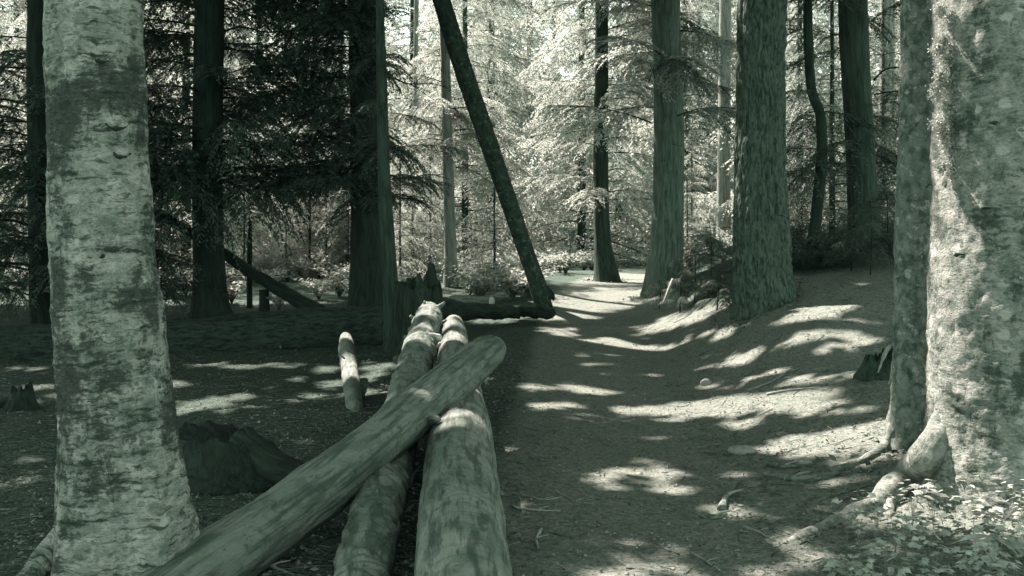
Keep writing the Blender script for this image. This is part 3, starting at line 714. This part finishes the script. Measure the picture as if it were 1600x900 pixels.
L2 = log('smooth_log', 'thick smooth barkless log pointing away along the trail edge', [(728, 1010, 172, 3.9), (723, 900, 155, 4.62), (720, 790, 128, 5.9), (719, 690, 104, 7.6), (718, 640, 82, 9.1), (714, 590, 64, 11), (710, 550, 49, 12.7), (709, 520, 40, 13.7), (709, 505, 28, 14.1)],
         M['log_b'], 84, 280, bark_disp(.006, (5, 5, 3), 111, fine=.004, ff=(30, 30, 14)))
L3 = log('ringed_log', 'slimmer knobbly log lying beside the smooth one with peeling bark rings', [(545, 990, 96, 4.4), (568, 890, 88, 5.05), (590, 800, 78, 6.1), (618, 690, 66, 8.0), (638, 610, 58, 10.2), (650, 565, 52, 12), (660, 530, 48, 13), (669, 502, 44, 13.9), (673, 486, 32, 14.4)],
         M['log_c'], 64, 360, bark_disp(.020, (9, 9, 13), 121))
for k, (x, y, Y, a) in enumerate([(640, 530, 12.9, pi*.9), (648, 500, 13.7, pi*.8), (690, 505, 13.8, .4), (688, 478, 14.3, .5), (676, 505, 13.6, 1.4), (664, 480, 14.2, 1.6)]):
    p = at(x, y, Y); d = np.array([math.cos(a), -.3, abs(math.sin(a))+.2])
    part_tube('knot', L3, [p-d*.04, p+d*.03, p+d*.07], [.04, .024, .014], M['log_c'], 10, 8, bark_disp(.006, (14, 14, 14), k))
# broken knot hole ring at the fork
p = at(676, 533, 12.7); ring = [p+np.array([math.cos(a)*.085, -.02*math.sin(a*2), math.sin(a)*.08]) for a in np.linspace(.2, 6.1, 12)]
part_tube('knot_hole', L3, ring, [.022+.01*math.sin(i*2.1) for i in range(12)], M['cut'], 12, 40, bark_disp(.012, (16, 16, 16), 9))
L4 = log('ringed_pole', 'short ringed pole lying on the shaded ground apart from the other logs', [(558, 668, 22, 10.6), (556, 645, 26, 11), (550, 605, 27, 12), (546, 575, 27, 12.9), (542, 545, 26, 13.8), (540, 528, 18, 14.4)], M['log_c'], 28, 120, bark_disp(.006, (9, 9, 9), 131))
for a, b in (((538, 560), (528, 556)), ((545, 630), (525, 645)), ((560, 622), (575, 628))):
    part_tube('twig', L4, [at(*a, 12.2), at((a[0]+b[0])/2, (a[1]+b[1])/2-2, 12.1), at(*b, 12)], [.012, .008, .004], M['stick'], 6, 6, None)
g1 = at(-120, 540, 16.4); 
L6 = log('mossy_fallen_log', 'huge dark mossy fallen log lying across the shaded left clearing', [(-260, 563, 92, 15.6), (-60, 556, 90, 16), (150, 546, 86, 16.4), (350, 533, 80, 16.8), (500, 520, 74, 17.1), (600, 511, 66, 17.3), (618, 509, 50, 17.35)], M['log_d'], 48, 240, bark_disp(.03, (3, 3, 1.2), 141, fine=.03, ff=(14, 14, 8)))
L7 = log('toppled_pole', 'thin dark pole toppled diagonally behind the thick pale fir', [(180, 285, 15, 20.9), (230, 322, 16, 20.9), (320, 377, 17, 20.8), (400, 430, 19, 20.6), (470, 472, 23, 20.4), (500, 488, 24, 20.2)], M['dark'], 20, 90, bark_disp(.014, (7, 7, 7), 151))
L5 = log('short_cut_log', 'short sunlit log with a pale sawn end beside the jagged stump', [(705, 469, 16, 18.7), (738, 470, 16, 18.5), (768, 471, 16, 18.3)], M['log_a'], 24, 30, bark_disp(.01, (9, 9, 9), 161), -1)
L8 = log('dark_log_piece', 'dark rotten log piece lying at the foot of the leaning trunk', [(808, 487, 16, 18.6), (830, 486, 20, 18.3), (858, 489, 18, 17.9), (866, 491, 10, 17.8)], M['rot'], 20, 40, bark_disp(.03, (6, 6, 6), 171))
log('dark_log_piece', 'dark log stretch joining the jagged stump to the short pale log', [(680, 490, 36, 17), (730, 486, 30, 17.6), (790, 488, 20, 18.2), (812, 492, 10, 18.3)], M['rot'], 24, 60, bark_disp(.05, (4, 4, 4), 181))

# jagged stump at the end of the logs
def stump(name, label, c, r, top, mat, seed, hollow=True, flare=.35):
    t = thing(name, label, 'stump', c)
    rng = np.random.default_rng(seed); ns, nz = 72, 40
    th = np.linspace(0, 2*np.pi, ns, endpoint=False); H = top(th)
    parts = []
    for rr, flip in ((1., False), (.72, True)) if hollow else ((1., False),):
        zz = np.linspace(-.15, 1, nz)[:, None]*H[None]
        rad = r*rr*(1+flare*np.exp(-np.maximum(zz, 0)/.18))*(1+.16*fbm(np.stack([np.cos(th)[None]*2.2+0*zz, np.sin(th)[None]*2.2+0*zz, zz*1.2], -1), seed, 4))
        rad = rad*(1-.18*np.clip(zz/H.max(), 0, 1))
        V = np.stack([np.cos(th)[None]*rad, np.sin(th)[None]*rad, zz], -1)
        idx = np.arange(ns*nz).reshape(nz, ns); nx = np.roll(idx, -1, 1)
        F = np.stack([idx[:-1], nx[:-1], nx[1:], idx[1:]], -1).reshape(-1, 4)
        if flip: F = F[:, ::-1]
        parts.append((V.reshape(-1, 3), [F], V.reshape(-1, 3).copy()))
    V, F, T = merge(parts)
    if hollow:
        a = np.arange((nz-1)*ns, nz*ns); b = a+ns*nz; an, bn = np.roll(a, -1), np.roll(b, -1)
        F[0] = np.vstack([F[0], np.stack([a, an, bn, b], -1)])
    else:
        a = np.arange((nz-1)*ns, nz*ns); V = np.vstack([V, V[a].mean(0)+[0, 0, -.05]]); T = np.vstack([T, [0, 0, 0]])
        F.append(np.stack([a, np.roll(a, -1), np.full(ns, len(V)-1)], -1))
    obj('stump_body', mesh('stump_body', V, F, T), mat, t); return t
def jag(a):
    def f(th):
        h = 0*th+a[0]
        for ang, w, hh in a[1]: h = h+hh*np.exp(-((np.angle(np.exp(1j*(th-ang))))/w)**2)
        return np.maximum(.05, h+(a[2] if len(a) > 2 else .07)*vnoise(np.stack([np.cos(th)*7, np.sin(th)*7, 0*th], -1), 3))
    return f
cs = at(662, 500, 15.2); cs[2] = hz(cs[0], cs[1])
hgt = lambda py: CZ-(py-HOR)/FPX*15.2-cs[2]
stump('jagged_stump', 'dark jagged broken stump with a tall splinter spike behind the logs', cs, .30, jag([hgt(450), [(1.2, .40, hgt(412)-hgt(450)), (2.8, .25, .10), (-1.7, .3, .08)]]), M['rot'], 5)
c2 = at(636, 500, 15.6); c2[2] = hz(c2[0], c2[1])
stump('rotten_stump', 'rounded dark rotten stump leaning beside the jagged spike', c2, .19, jag([hgt(438), [(.6, .8, .06)], .04]), M['rot'], 8, False)
pl = thing('splinter_post', 'narrow greyish splinter post standing against the jagged stump', 'stump', at(658, 480, 14.9))
part_tube('post_body', pl, [at(662, 492, 14.9), at(659, 460, 14.9), at(655, 440, 14.9), at(654, 427, 14.9)], [.055, .055, .05, .02], M['log_d'], 14, 20, bark_disp(.008, (12, 12, 2), 4))
# low rotten stump beside the pale fir
c3 = ground_at(345, 800); Yc = 7.6; c3 = np.array([(345-800)/FPX*Yc, Yc, hz((345-800)/FPX*Yc, Yc)])
st3 = stump('low_stump', 'low broad rotten stump sunk in shade beside the thick pale fir', c3, .30, jag([.29, [(.2, .9, -.12), (2.6, .9, .05)], .03]), M['rot'], 15, False, .9)
part_tube('root', st3, [c3+[.15, -.05, .22], c3+[.42, -.25, .10], c3+[.75, -.45, .05], c3+[1.0, -.6, -.05]], [.13, .11, .08, .04], M['rot'], 16, 24, bark_disp(.02, (8, 8, 8), 3))
c4 = ground_at(35, 640)
st4 = stump('small_stump', 'small dark stump in the shaded clearing beyond the pale fir', c4, .10, jag([.2, [(1, .6, .05)]]), M['rot'], 25, False, .9)
part_tube('root', st4, [c4+[-.05, 0, .12], c4+[-.22, -.05, .06], c4+[-.45, -.1, -.02]], [.06, .04, .02], M['rot'], 10, 12, bark_disp(.01, (9, 9, 9), 3))
# upturned root clump at the grey trunk
c5 = ground_at(1375, 588)
st5 = stump('root_clump', 'dark earthy root clump with sunlit exposed roots beside the grey trunk', c5, .10, jag([.17, [(.5, .8, .08)], .05]), M['pole'], 35, False, 1.3)
for i, (dx, dz) in enumerate([(-.30, .12), (-.12, .22), (.0, .05), (.10, .28), (-.2, -.02)]):
    a = c5+np.array([.14, -.02, .27]); b = c5+np.array([.16+dx*.5, -.16-.02*i, .22+dz*.3]); c = c5+np.array([.16+dx, -.36, .05+dz*.2-.05*i*.4])
    part_tube('root', st5, [a, b, c], [.03, .024, .008], M['stick'], 8, 14, bark_disp(.006, (14, 14, 14), i))

# ------------------------------------------------------------------ sticks, roots, stones picked out on the trail
def ground_line(pts, lift=.01): return [np.array([*(q := ground_at(x, y))[:2], q[2]+lift]) for x, y in pts]
STICKS = [('curved pale stick lying on the sunlit bank', [(1168, 612), (1195, 602), (1215, 592), (1236, 578)], .014), ('forked pale stick on the bright bank below the curved one', [(1198, 618), (1230, 612), (1275, 607)], .014),
          ('thin fallen twig reaching towards the log on the trail edge', [(805, 795), (840, 799), (875, 801)], .011), ('short twig beside the long one on the trail edge', [(815, 775), (850, 782), (880, 778)], .008),
          ('slanted stick on the shaded trail near the leafy plants', [(1160, 824), (1185, 834), (1195, 840)], .010), ('long thin stick on the shaded middle of the trail', [(1080, 866), (1105, 880), (1125, 893)], .008),
          ('dark root-like stick crossing the trail below the pale stone', [(1195, 742), (1240, 752), (1290, 748), (1310, 744)], .03), ('short thick root surfacing beside the dark stick', [(1200, 728), (1225, 733), (1250, 731)], .025),
          ('upright bent root surfacing in the trail', [(1128, 800), (1135, 780), (1150, 758)], .028), ('flat root stub on the trail beside the bent root', [(1095, 808), (1115, 812), (1135, 808)], .024),
          ('pale stick propped near the cross log in shade', [(405, 880), (425, 888), (448, 897)], .014), ('twig lying between the smooth and ringed logs', [(640, 760), (648, 740), (660, 728)], .010),
          ('pale splinter among needles beside the smooth log', [(845, 830), (838, 845), (842, 862)], .010), ('thin stick beside the pale splinter', [(870, 770), (900, 784), (930, 790)], .007)]
for lab, pts, r in STICKS:
    P = ground_line(pts, r*.6); t = thing('stick', lab, 'stick', P[0])
    part_tube('stick_body', t, P, np.linspace(r, r*.5, len(P)), M['stick'] if 'dark' not in lab and 'root' not in lab else M['bark_c'], 10, 26, bark_disp(r*.25, (20, 20, 12), len(lab)))
    e = P[1]+np.array([r*3, .02, r*1.2])
    part_tube('twig', t, [P[1], (P[1]+e)/2+[0, 0, r*.3], e+[.04, .03, 0]], [r*.5, r*.4, r*.2], M['stick'], 6, 6, None)
g = ground_at(1062, 470); lean = thing('leaning_stick', 'pale broken stick leaning on the dark undercut bank', 'stick', at(1040, 472, 17))
part_tube('stick_body', lean, [at(1038, 474, 17), at(1044, 456, 17), at(1051, 436, 17.1)], [.03, .025, .02], M['stick'], 10, 14, bark_disp(.004, (20, 20, 8), 3))
def stone(lab, px, py, rx, ry):
    g = ground_at(px, py); rx = rx*g[1]/FPX; ry = ry*g[1]/FPX
    u, v = np.meshgrid(np.linspace(0, 2*pi, 28, endpoint=False), np.linspace(0, pi, 16))
    D = np.stack([np.cos(u)*np.sin(v), np.sin(u)*np.sin(v), np.cos(v)], -1)
    V = D*(1+.25*fbm(D*1.6, px, 3))[..., None]*[rx, rx*.7, ry]
    idx = np.arange(28*16).reshape(16, 28); nx = np.roll(idx, -1, 1)
    F = np.stack([idx[:-1], idx[1:], nx[1:], nx[:-1]], -1).reshape(-1, 4); V = V.reshape(-1, 3)
    tag(obj('stone', mesh('stone', V, F, V*1.0), M['stone'], None, (g[0], g[1], g[2]+ry*.35)), lab, 'stone')
stone('smooth pale elongated stone on the shaded trail', 1160, 708, 24, 9); stone('small pale stone beside the sunlit strip of trail', 1103, 601, 9, 7); stone('small flat stone by the surfaced root', 1255, 725, 14, 6)

# ------------------------------------------------------------------ leafy plants at the foot of the massive fir
def lobed_leaf():
    ang = np.radians([-150, -125, -100, -82, -62, -40, -22, 0, 22, 40, 62, 82, 100, 125, 150]); rr = np.array([.35, .55, .42, .85, .5, .62, .55, 1, .55, .62, .5, .85, .42, .55, .35])
    V = [[0, 0, 0]]+[[.35+.62*r*math.cos(a), .62*r*math.sin(a), -.10*abs(math.sin(a))*r-.12*max(0, r*math.cos(a))] for a, r in zip(ang, rr)]
    V[0] = [.33, 0, .02]; V.append([0, 0, 0]); n = len(ang)
    F = [[0, i+1, i+2] for i in range(n-1)]+[[0, n, n+1], [0, n+1, 1]]
    V = np.array(V, float); return mesh('leaf', V, np.array(F), V, smooth=False)
LEAF = lobed_leaf(); LEAF.materials.append(M['leaf_plant'])
rp = np.random.default_rng(77)
def stem_m(h, bend):
    V, F, T = tube([[0, 0, -.03], [bend*.3, 0, h*.5], [bend, 0, h]], [.004, .003, .002], 5, 6, None, False); m = mesh('stem', V, F, T); m.materials.append(M['stick']); return m
STEMS = [stem_m(1, b) for b in (.1, .25, .4)]
def plant(x, y, h, ls, n, label, group):
    t = thing('leafy_plant', label, 'plant', (x, y, hz(x, y)), group)
    for k in range(n):
        a = k*2.4+rp.normal(0, .3); hh = h*rp.uniform(.55, 1.1); j = rp.integers(3); b = (.1, .25, .4)[j]
        obj('stem', STEMS[j], None, t, (0, 0, 0), (0, 0, a), (hh, hh, hh))
        s = ls*rp.uniform(.7, 1.25)
        obj('leaf', LEAF, None, t, (math.cos(a)*b*hh, math.sin(a)*b*hh, hh), (rp.normal(0, .25), rp.uniform(-.1, .45), a+rp.normal(0, .5)), (s, s, s))
PL = [(gp(1300, 822, 0), 'beside the sunlit root of the massive fir'), (gp(1390, 800, 0), 'where the fir root leaves the trunk'), (gp(1580, 800, 0), 'against the foot of the massive fir'),
      (gp(1550, 890, 0), 'around the large pointed-leaf plant'), (gp(1400, 890, 0), 'between the sunlit root and the pointed-leaf plant')]
def plant_near(x, y): return min(PL, key=lambda q: (x-q[0][0])**2+(y-q[0][1])**2)[1]
k = 0
while k < 85:
    px, py = rp.uniform(1275, 1660), rp.uniform(790, 960)
    if py < 790+(1440-px)*.35 or (px < 1420 and py < 820): continue
    q = ground_at(px, py); k += 1
    plant(q[0], q[1], rp.uniform(.08, .26), rp.uniform(.035, .075), 11, 'low lobed-leaf plant '+plant_near(q[0], q[1]), 'lobed-leaf plants under the massive fir')
for px, py in ((1545, 790), (1575, 800), (1520, 800)):
    q = ground_at(px, py); plant(q[0], q[1], .26, .06, 8, 'taller leafy sprig catching sun against the massive fir', 'taller sprigs against the massive fir')
q = ground_at(1550, 890); bl = thing('broad_leaf_plant', 'large pointed-leaf plant among the small lobed leaves', 'plant', q)
V = np.array([[0, 0, 0], [.3, .12, .03], [.62, .13, .02], [1, 0, -.12], [.62, -.13, .02], [.3, -.12, .03], [.5, 0, -.02]], float)
BL = mesh('leaf', V, np.array([[0, 6, 1], [1, 6, 2], [2, 6, 3], [3, 6, 4], [4, 6, 5], [5, 6, 0]]), V, smooth=False); BL.materials.append(M['leaf_plant'])
for k in range(9):
    a = k*.698+.2; obj('leaf', BL, None, bl, (0, 0, .16), (rp.normal(0, .2), rp.uniform(.1, .6), a), (.17,)*3)
obj('stem', STEMS[0], None, bl, (0, 0, 0), (0, 0, 0), (.16,)*3)

# small hemlock sprigs on the dark bank
def sprig(px, py, Y, s, kind, n, lab):
    g = at(px, py, Y); g[2] = hz(g[0], g[1]); t = thing('hemlock_seedling', lab, 'sapling', g, 'hemlock seedlings on the trail bank'); h = min(1.3, max(.3, at(px, py, Y)[2]-g[2])); n = int(n*.9)
    part_tube('trunk', t, [g-[0, 0, .05], g+[.02, 0, h*.6], g+[0, 0, h*1.08]], [.012, .009, .004], M['dark'], 8, 8, None)
    for k in range(n):
        z = h*(.25+.85*k/n); a = k*2.4; obj('branch', BOUGH[kind][rp.integers(5)], None, t, (0, 0, z), (0, rp.uniform(-.15, .1), a), (s*.95*rp.uniform(.7, 1.1),)*3)
for px, py, Y, s, kd, n in ((1085, 395, 17.5, .30, 'mid', 14), (1110, 370, 19, .36, 'mid', 15), (1062, 430, 17.4, .22, 'mid', 10), (1030, 440, 19, .22, 'far', 10), (1360, 320, 15.5, .36, 'mid', 14), (1330, 360, 16, .36, 'dark', 12), (1385, 300, 17, .4, 'mid', 14),
                            (1290, 400, 16.5, .3, 'dark', 10), (1250, 395, 17, .36, 'dark', 12), (1120, 430, 16, .3, 'dark', 10)):
    sprig(px, py, Y, s, kd, n, 'small flat-sprayed hemlock seedling near '+near((px-800)/FPX*Y, Y))

# ------------------------------------------------------------------ forest litter
def litter():
    rng = np.random.default_rng(31); n = 10000
    y = 3.2+16*rng.random(n)**1.5; x = rng.uniform(-.52, .52, n)*y*1.05; d = trail_d(x, y)
    keep = rng.random(n) < np.where(np.abs(d) < .6, .22, 1.0); x, y = x[keep], y[keep]; n = len(x)
    a = rng.uniform(0, 2*pi, n); l = rng.gamma(1.6, .04, n)+.02; r = rng.uniform(.0012, .0036, n)*(1+l*2); lift = rng.uniform(0, .5, n)*.03
    p0 = np.stack([x, y, height(x, y)+r+.004], -1); x1 = x+np.cos(a)*l; y1 = y+np.sin(a)*l
    p1 = np.stack([x1, y1, height(x1, y1)+r+.004+lift], -1)
    side = np.stack([-np.sin(a), np.cos(a), 0*a], -1)*r[:, None]; up = np.array([0, 0, 1.])*r[:, None]
    V = np.stack([p0-side-up, p0+side-up, p0+up, p1-side*.6-up, p1+side*.6-up, p1+up*.6], 1).reshape(-1, 3); b = np.arange(n)[:, None]*6
    F = np.concatenate([b+np.array(q) for q in ([0, 1, 4, 3], [1, 2, 5, 4], [2, 0, 3, 5])])
    o = obj('twig_litter', mesh('twig_litter', V, F, V*1.), M['twig']); tag(o, 'fine dead twigs scattered over the forest floor', 'twigs', None, 'stuff')
    n = 26000; y = 3.2+13*rng.random(n)**1.4; x = rng.uniform(-.52, .52, n)*y*1.05; d = trail_d(x, y)
    keep = rng.random(n) < np.where(np.abs(d) < .6, .35, 1.0); x, y = x[keep], y[keep]; n = len(x)
    B = np.stack([x, y, height(x, y)+.008], -1); D = norm(np.stack([rng.normal(0, 1, n), rng.normal(0, 1, n), rng.normal(0, .25, n)], -1)); N = norm(rng.normal(0, .4, (n, 3))+[0, 0, 1])
    V, F, T = quad_leaves(B, D, N, rng.uniform(.015, .045, n), rng.uniform(.006, .018, n))
    o = obj('needle_litter', mesh('needle_litter', V, F, T, False), M['twig']); tag(o, 'dry needles and bark flakes covering the forest floor', 'litter', None, 'stuff')
litter()
def gravel():
    rng = np.random.default_rng(41); n = 14000
    y = 3.2+13*rng.random(n)**1.5; x = rng.uniform(-.5, .52, n)*y*1.05
    r = rng.gamma(2., .0028, n)+.003; P = np.stack([x, y, height(x, y)+r*.3], -1)
    O = np.array([[1, 0, 0], [0, 1, 0], [-1, 0, 0], [0, -1, 0], [0, 0, .8]], float)
    V = P[:, None]+O[None]*r[:, None, None]*rng.uniform(.6, 1.4, (n, 5, 1)); b = np.arange(n)[:, None]*5
    F = np.concatenate([b+np.array(q) for q in ([0, 1, 4], [1, 2, 4], [2, 3, 4], [3, 0, 4])])
    V = V.reshape(-1, 3); o = obj('gravel', mesh('gravel', V, F, V*1., False), M['grit']); tag(o, 'fine grit and soil crumbs on the trail', 'gravel', None, 'stuff')
gravel()
def bark_debris():
    rng = np.random.default_rng(52); B = []
    for o, r, n in ((DOUG, .38, 260), (CEDAR, .36, 160), (HEM, .3, 120), (SPR, .2, 160), (FIR_A, .3, 200), (BLK, .35, 120), (SHADE, .32, 120)):
        a = rng.uniform(0, 2*pi, n); d = r+rng.gamma(1.5, .14, n); B.append(np.stack([o.location.x+np.cos(a)*d, o.location.y+np.sin(a)*d], -1))
    for o in (L2, L3, L6):
        ch = o.children[0].data; co = np.empty(len(ch.vertices)*3, np.float32); ch.vertices.foreach_get('co', co); co = co.reshape(-1, 3)+np.array(o.location)
        q = co[rng.integers(0, len(co), 420)]; B.append(q[:, :2]+rng.normal(0, .13, (420, 2)))
    B = np.vstack(B); n = len(B); B = np.column_stack([B, height(B[:, 0], B[:, 1])+.012])
    V, F, T = quad_leaves(B, norm(rng.normal(0, 1, (n, 3))*[1, 1, .5]), norm(rng.normal(0, .6, (n, 3))+[0, 0, 1]), rng.uniform(.03, .11, n), rng.uniform(.02, .05, n))
    o = obj('bark_debris', mesh('bark_debris', V, F, T, False), M['twig']); tag(o, 'shed bark flakes gathered round trunk feet and logs', 'debris', None, 'stuff')
bark_debris()

# ------------------------------------------------------------------ unseen leaf sprays added overhead, gaps shaped so the sun falls in dapples
NSPRAY = 24000
def canopy():  # unseen firs and leaf sprays added to shade and dapple the clearing
    rng = np.random.default_rng(99)
    for x, y, h in ((-7.5, 11, 19), (-10, 16, 20), (-8.5, 6.5, 18), (-5, 13.5, 21), (-13, 21, 20), (-3.3, 24.6, 22), (-9, 25, 21), (6, 12.5, 19), (9, 17, 20), (-2.5, 2.2, 18)):
        off = abs(x)/max(y, .1) > .5
        if not off and y < 23: continue
        g = np.array([x, y, hz(x, y)])
        trunk_tree('canopy_fir', 'tall dark fir whose crown shades the clearing and trail', g, [g-[0, 0, .2], g+[0, 0, 3], g+[.05, 0, 8]], [.3, .24, .2], M['dark'], h, .08, 20, 40, bark_disp(.01, (9, 9, 2), 7, .2), group='tall firs shading the clearing')
    roots = [(t, b) for t, b, h in TREES if h >= 16]; XY = np.array([b[:2] for t, b in roots])
    buck = {i: ([], [], []) for i in range(len(roots))}
    N = NSPRAY
    gx = rng.uniform(-15, 13, N); gy = rng.uniform(0, 25, N)
    ok = ~(gy > np.where(gx > 0, 20.5, 21.5)) & ~((gx > 0) & (gy > 16) & (rng.random(N) < .35)) & ~((gx < -9) & (gy < 3))
    gx, gy = gx[ok], gy[ok]; N = len(gx); gz = fast_h(gx, gy)
    z = np.maximum(7.5, CZ+.26*(gy+7)+.9)+rng.uniform(0, 5.5, N)
    Pn = np.stack([gx, gy, gz], -1)+S*((z-gz)/S[2])[:, None]
    ok = (Pn[:, 2] > CZ+.245*Pn[:, 1]+.7) & ~blocked(Pn, .0); Pn = Pn[ok]
    for p in Pn:
        i = int(np.argmin(((XY-p[:2])**2).sum(1)))
        k = 9; u = rng.uniform(0, 1, k); a = rng.uniform(0, 2*pi); ax = np.array([math.cos(a), math.sin(a), -.2])
        pr = np.array([-math.sin(a), math.cos(a), 0]); sg = rng.choice([-1, 1], k)
        base = p+ax*((u-.5)*.5)[:, None]; dd = norm(ax*.6+pr*sg[:, None]*.8+rng.normal(0, .2, (k, 3)))
        b = buck[i]; b[0].append(base-roots[i][1]); b[1].append(dd); b[2].append(norm(S*.5+[0, 0, .5]+rng.normal(0, .25, (k, 3))))
    for i, (B, D, Nn) in buck.items():
        if not B: continue
        B, D, Nn = np.vstack(B), np.vstack(D), np.vstack(Nn)
        ok = np.concatenate([~blocked(q+roots[i][1], rng.uniform(-.06, .26, len(q))) for q in np.array_split(B+D*.17, max(1, len(B)//4000))]); B, D, Nn = B[ok], D[ok], Nn[ok]; n = len(B)
        V, F, T = quad_leaves(B, D, Nn, rng.uniform(.26, .44, n), rng.uniform(.13, .23, n))
        obj('crown', mesh('crown', V, F, T, False), M['leaf_dark'], roots[i][0])  # added out-of-view shading leaves, hung on the nearest tree
canopy()
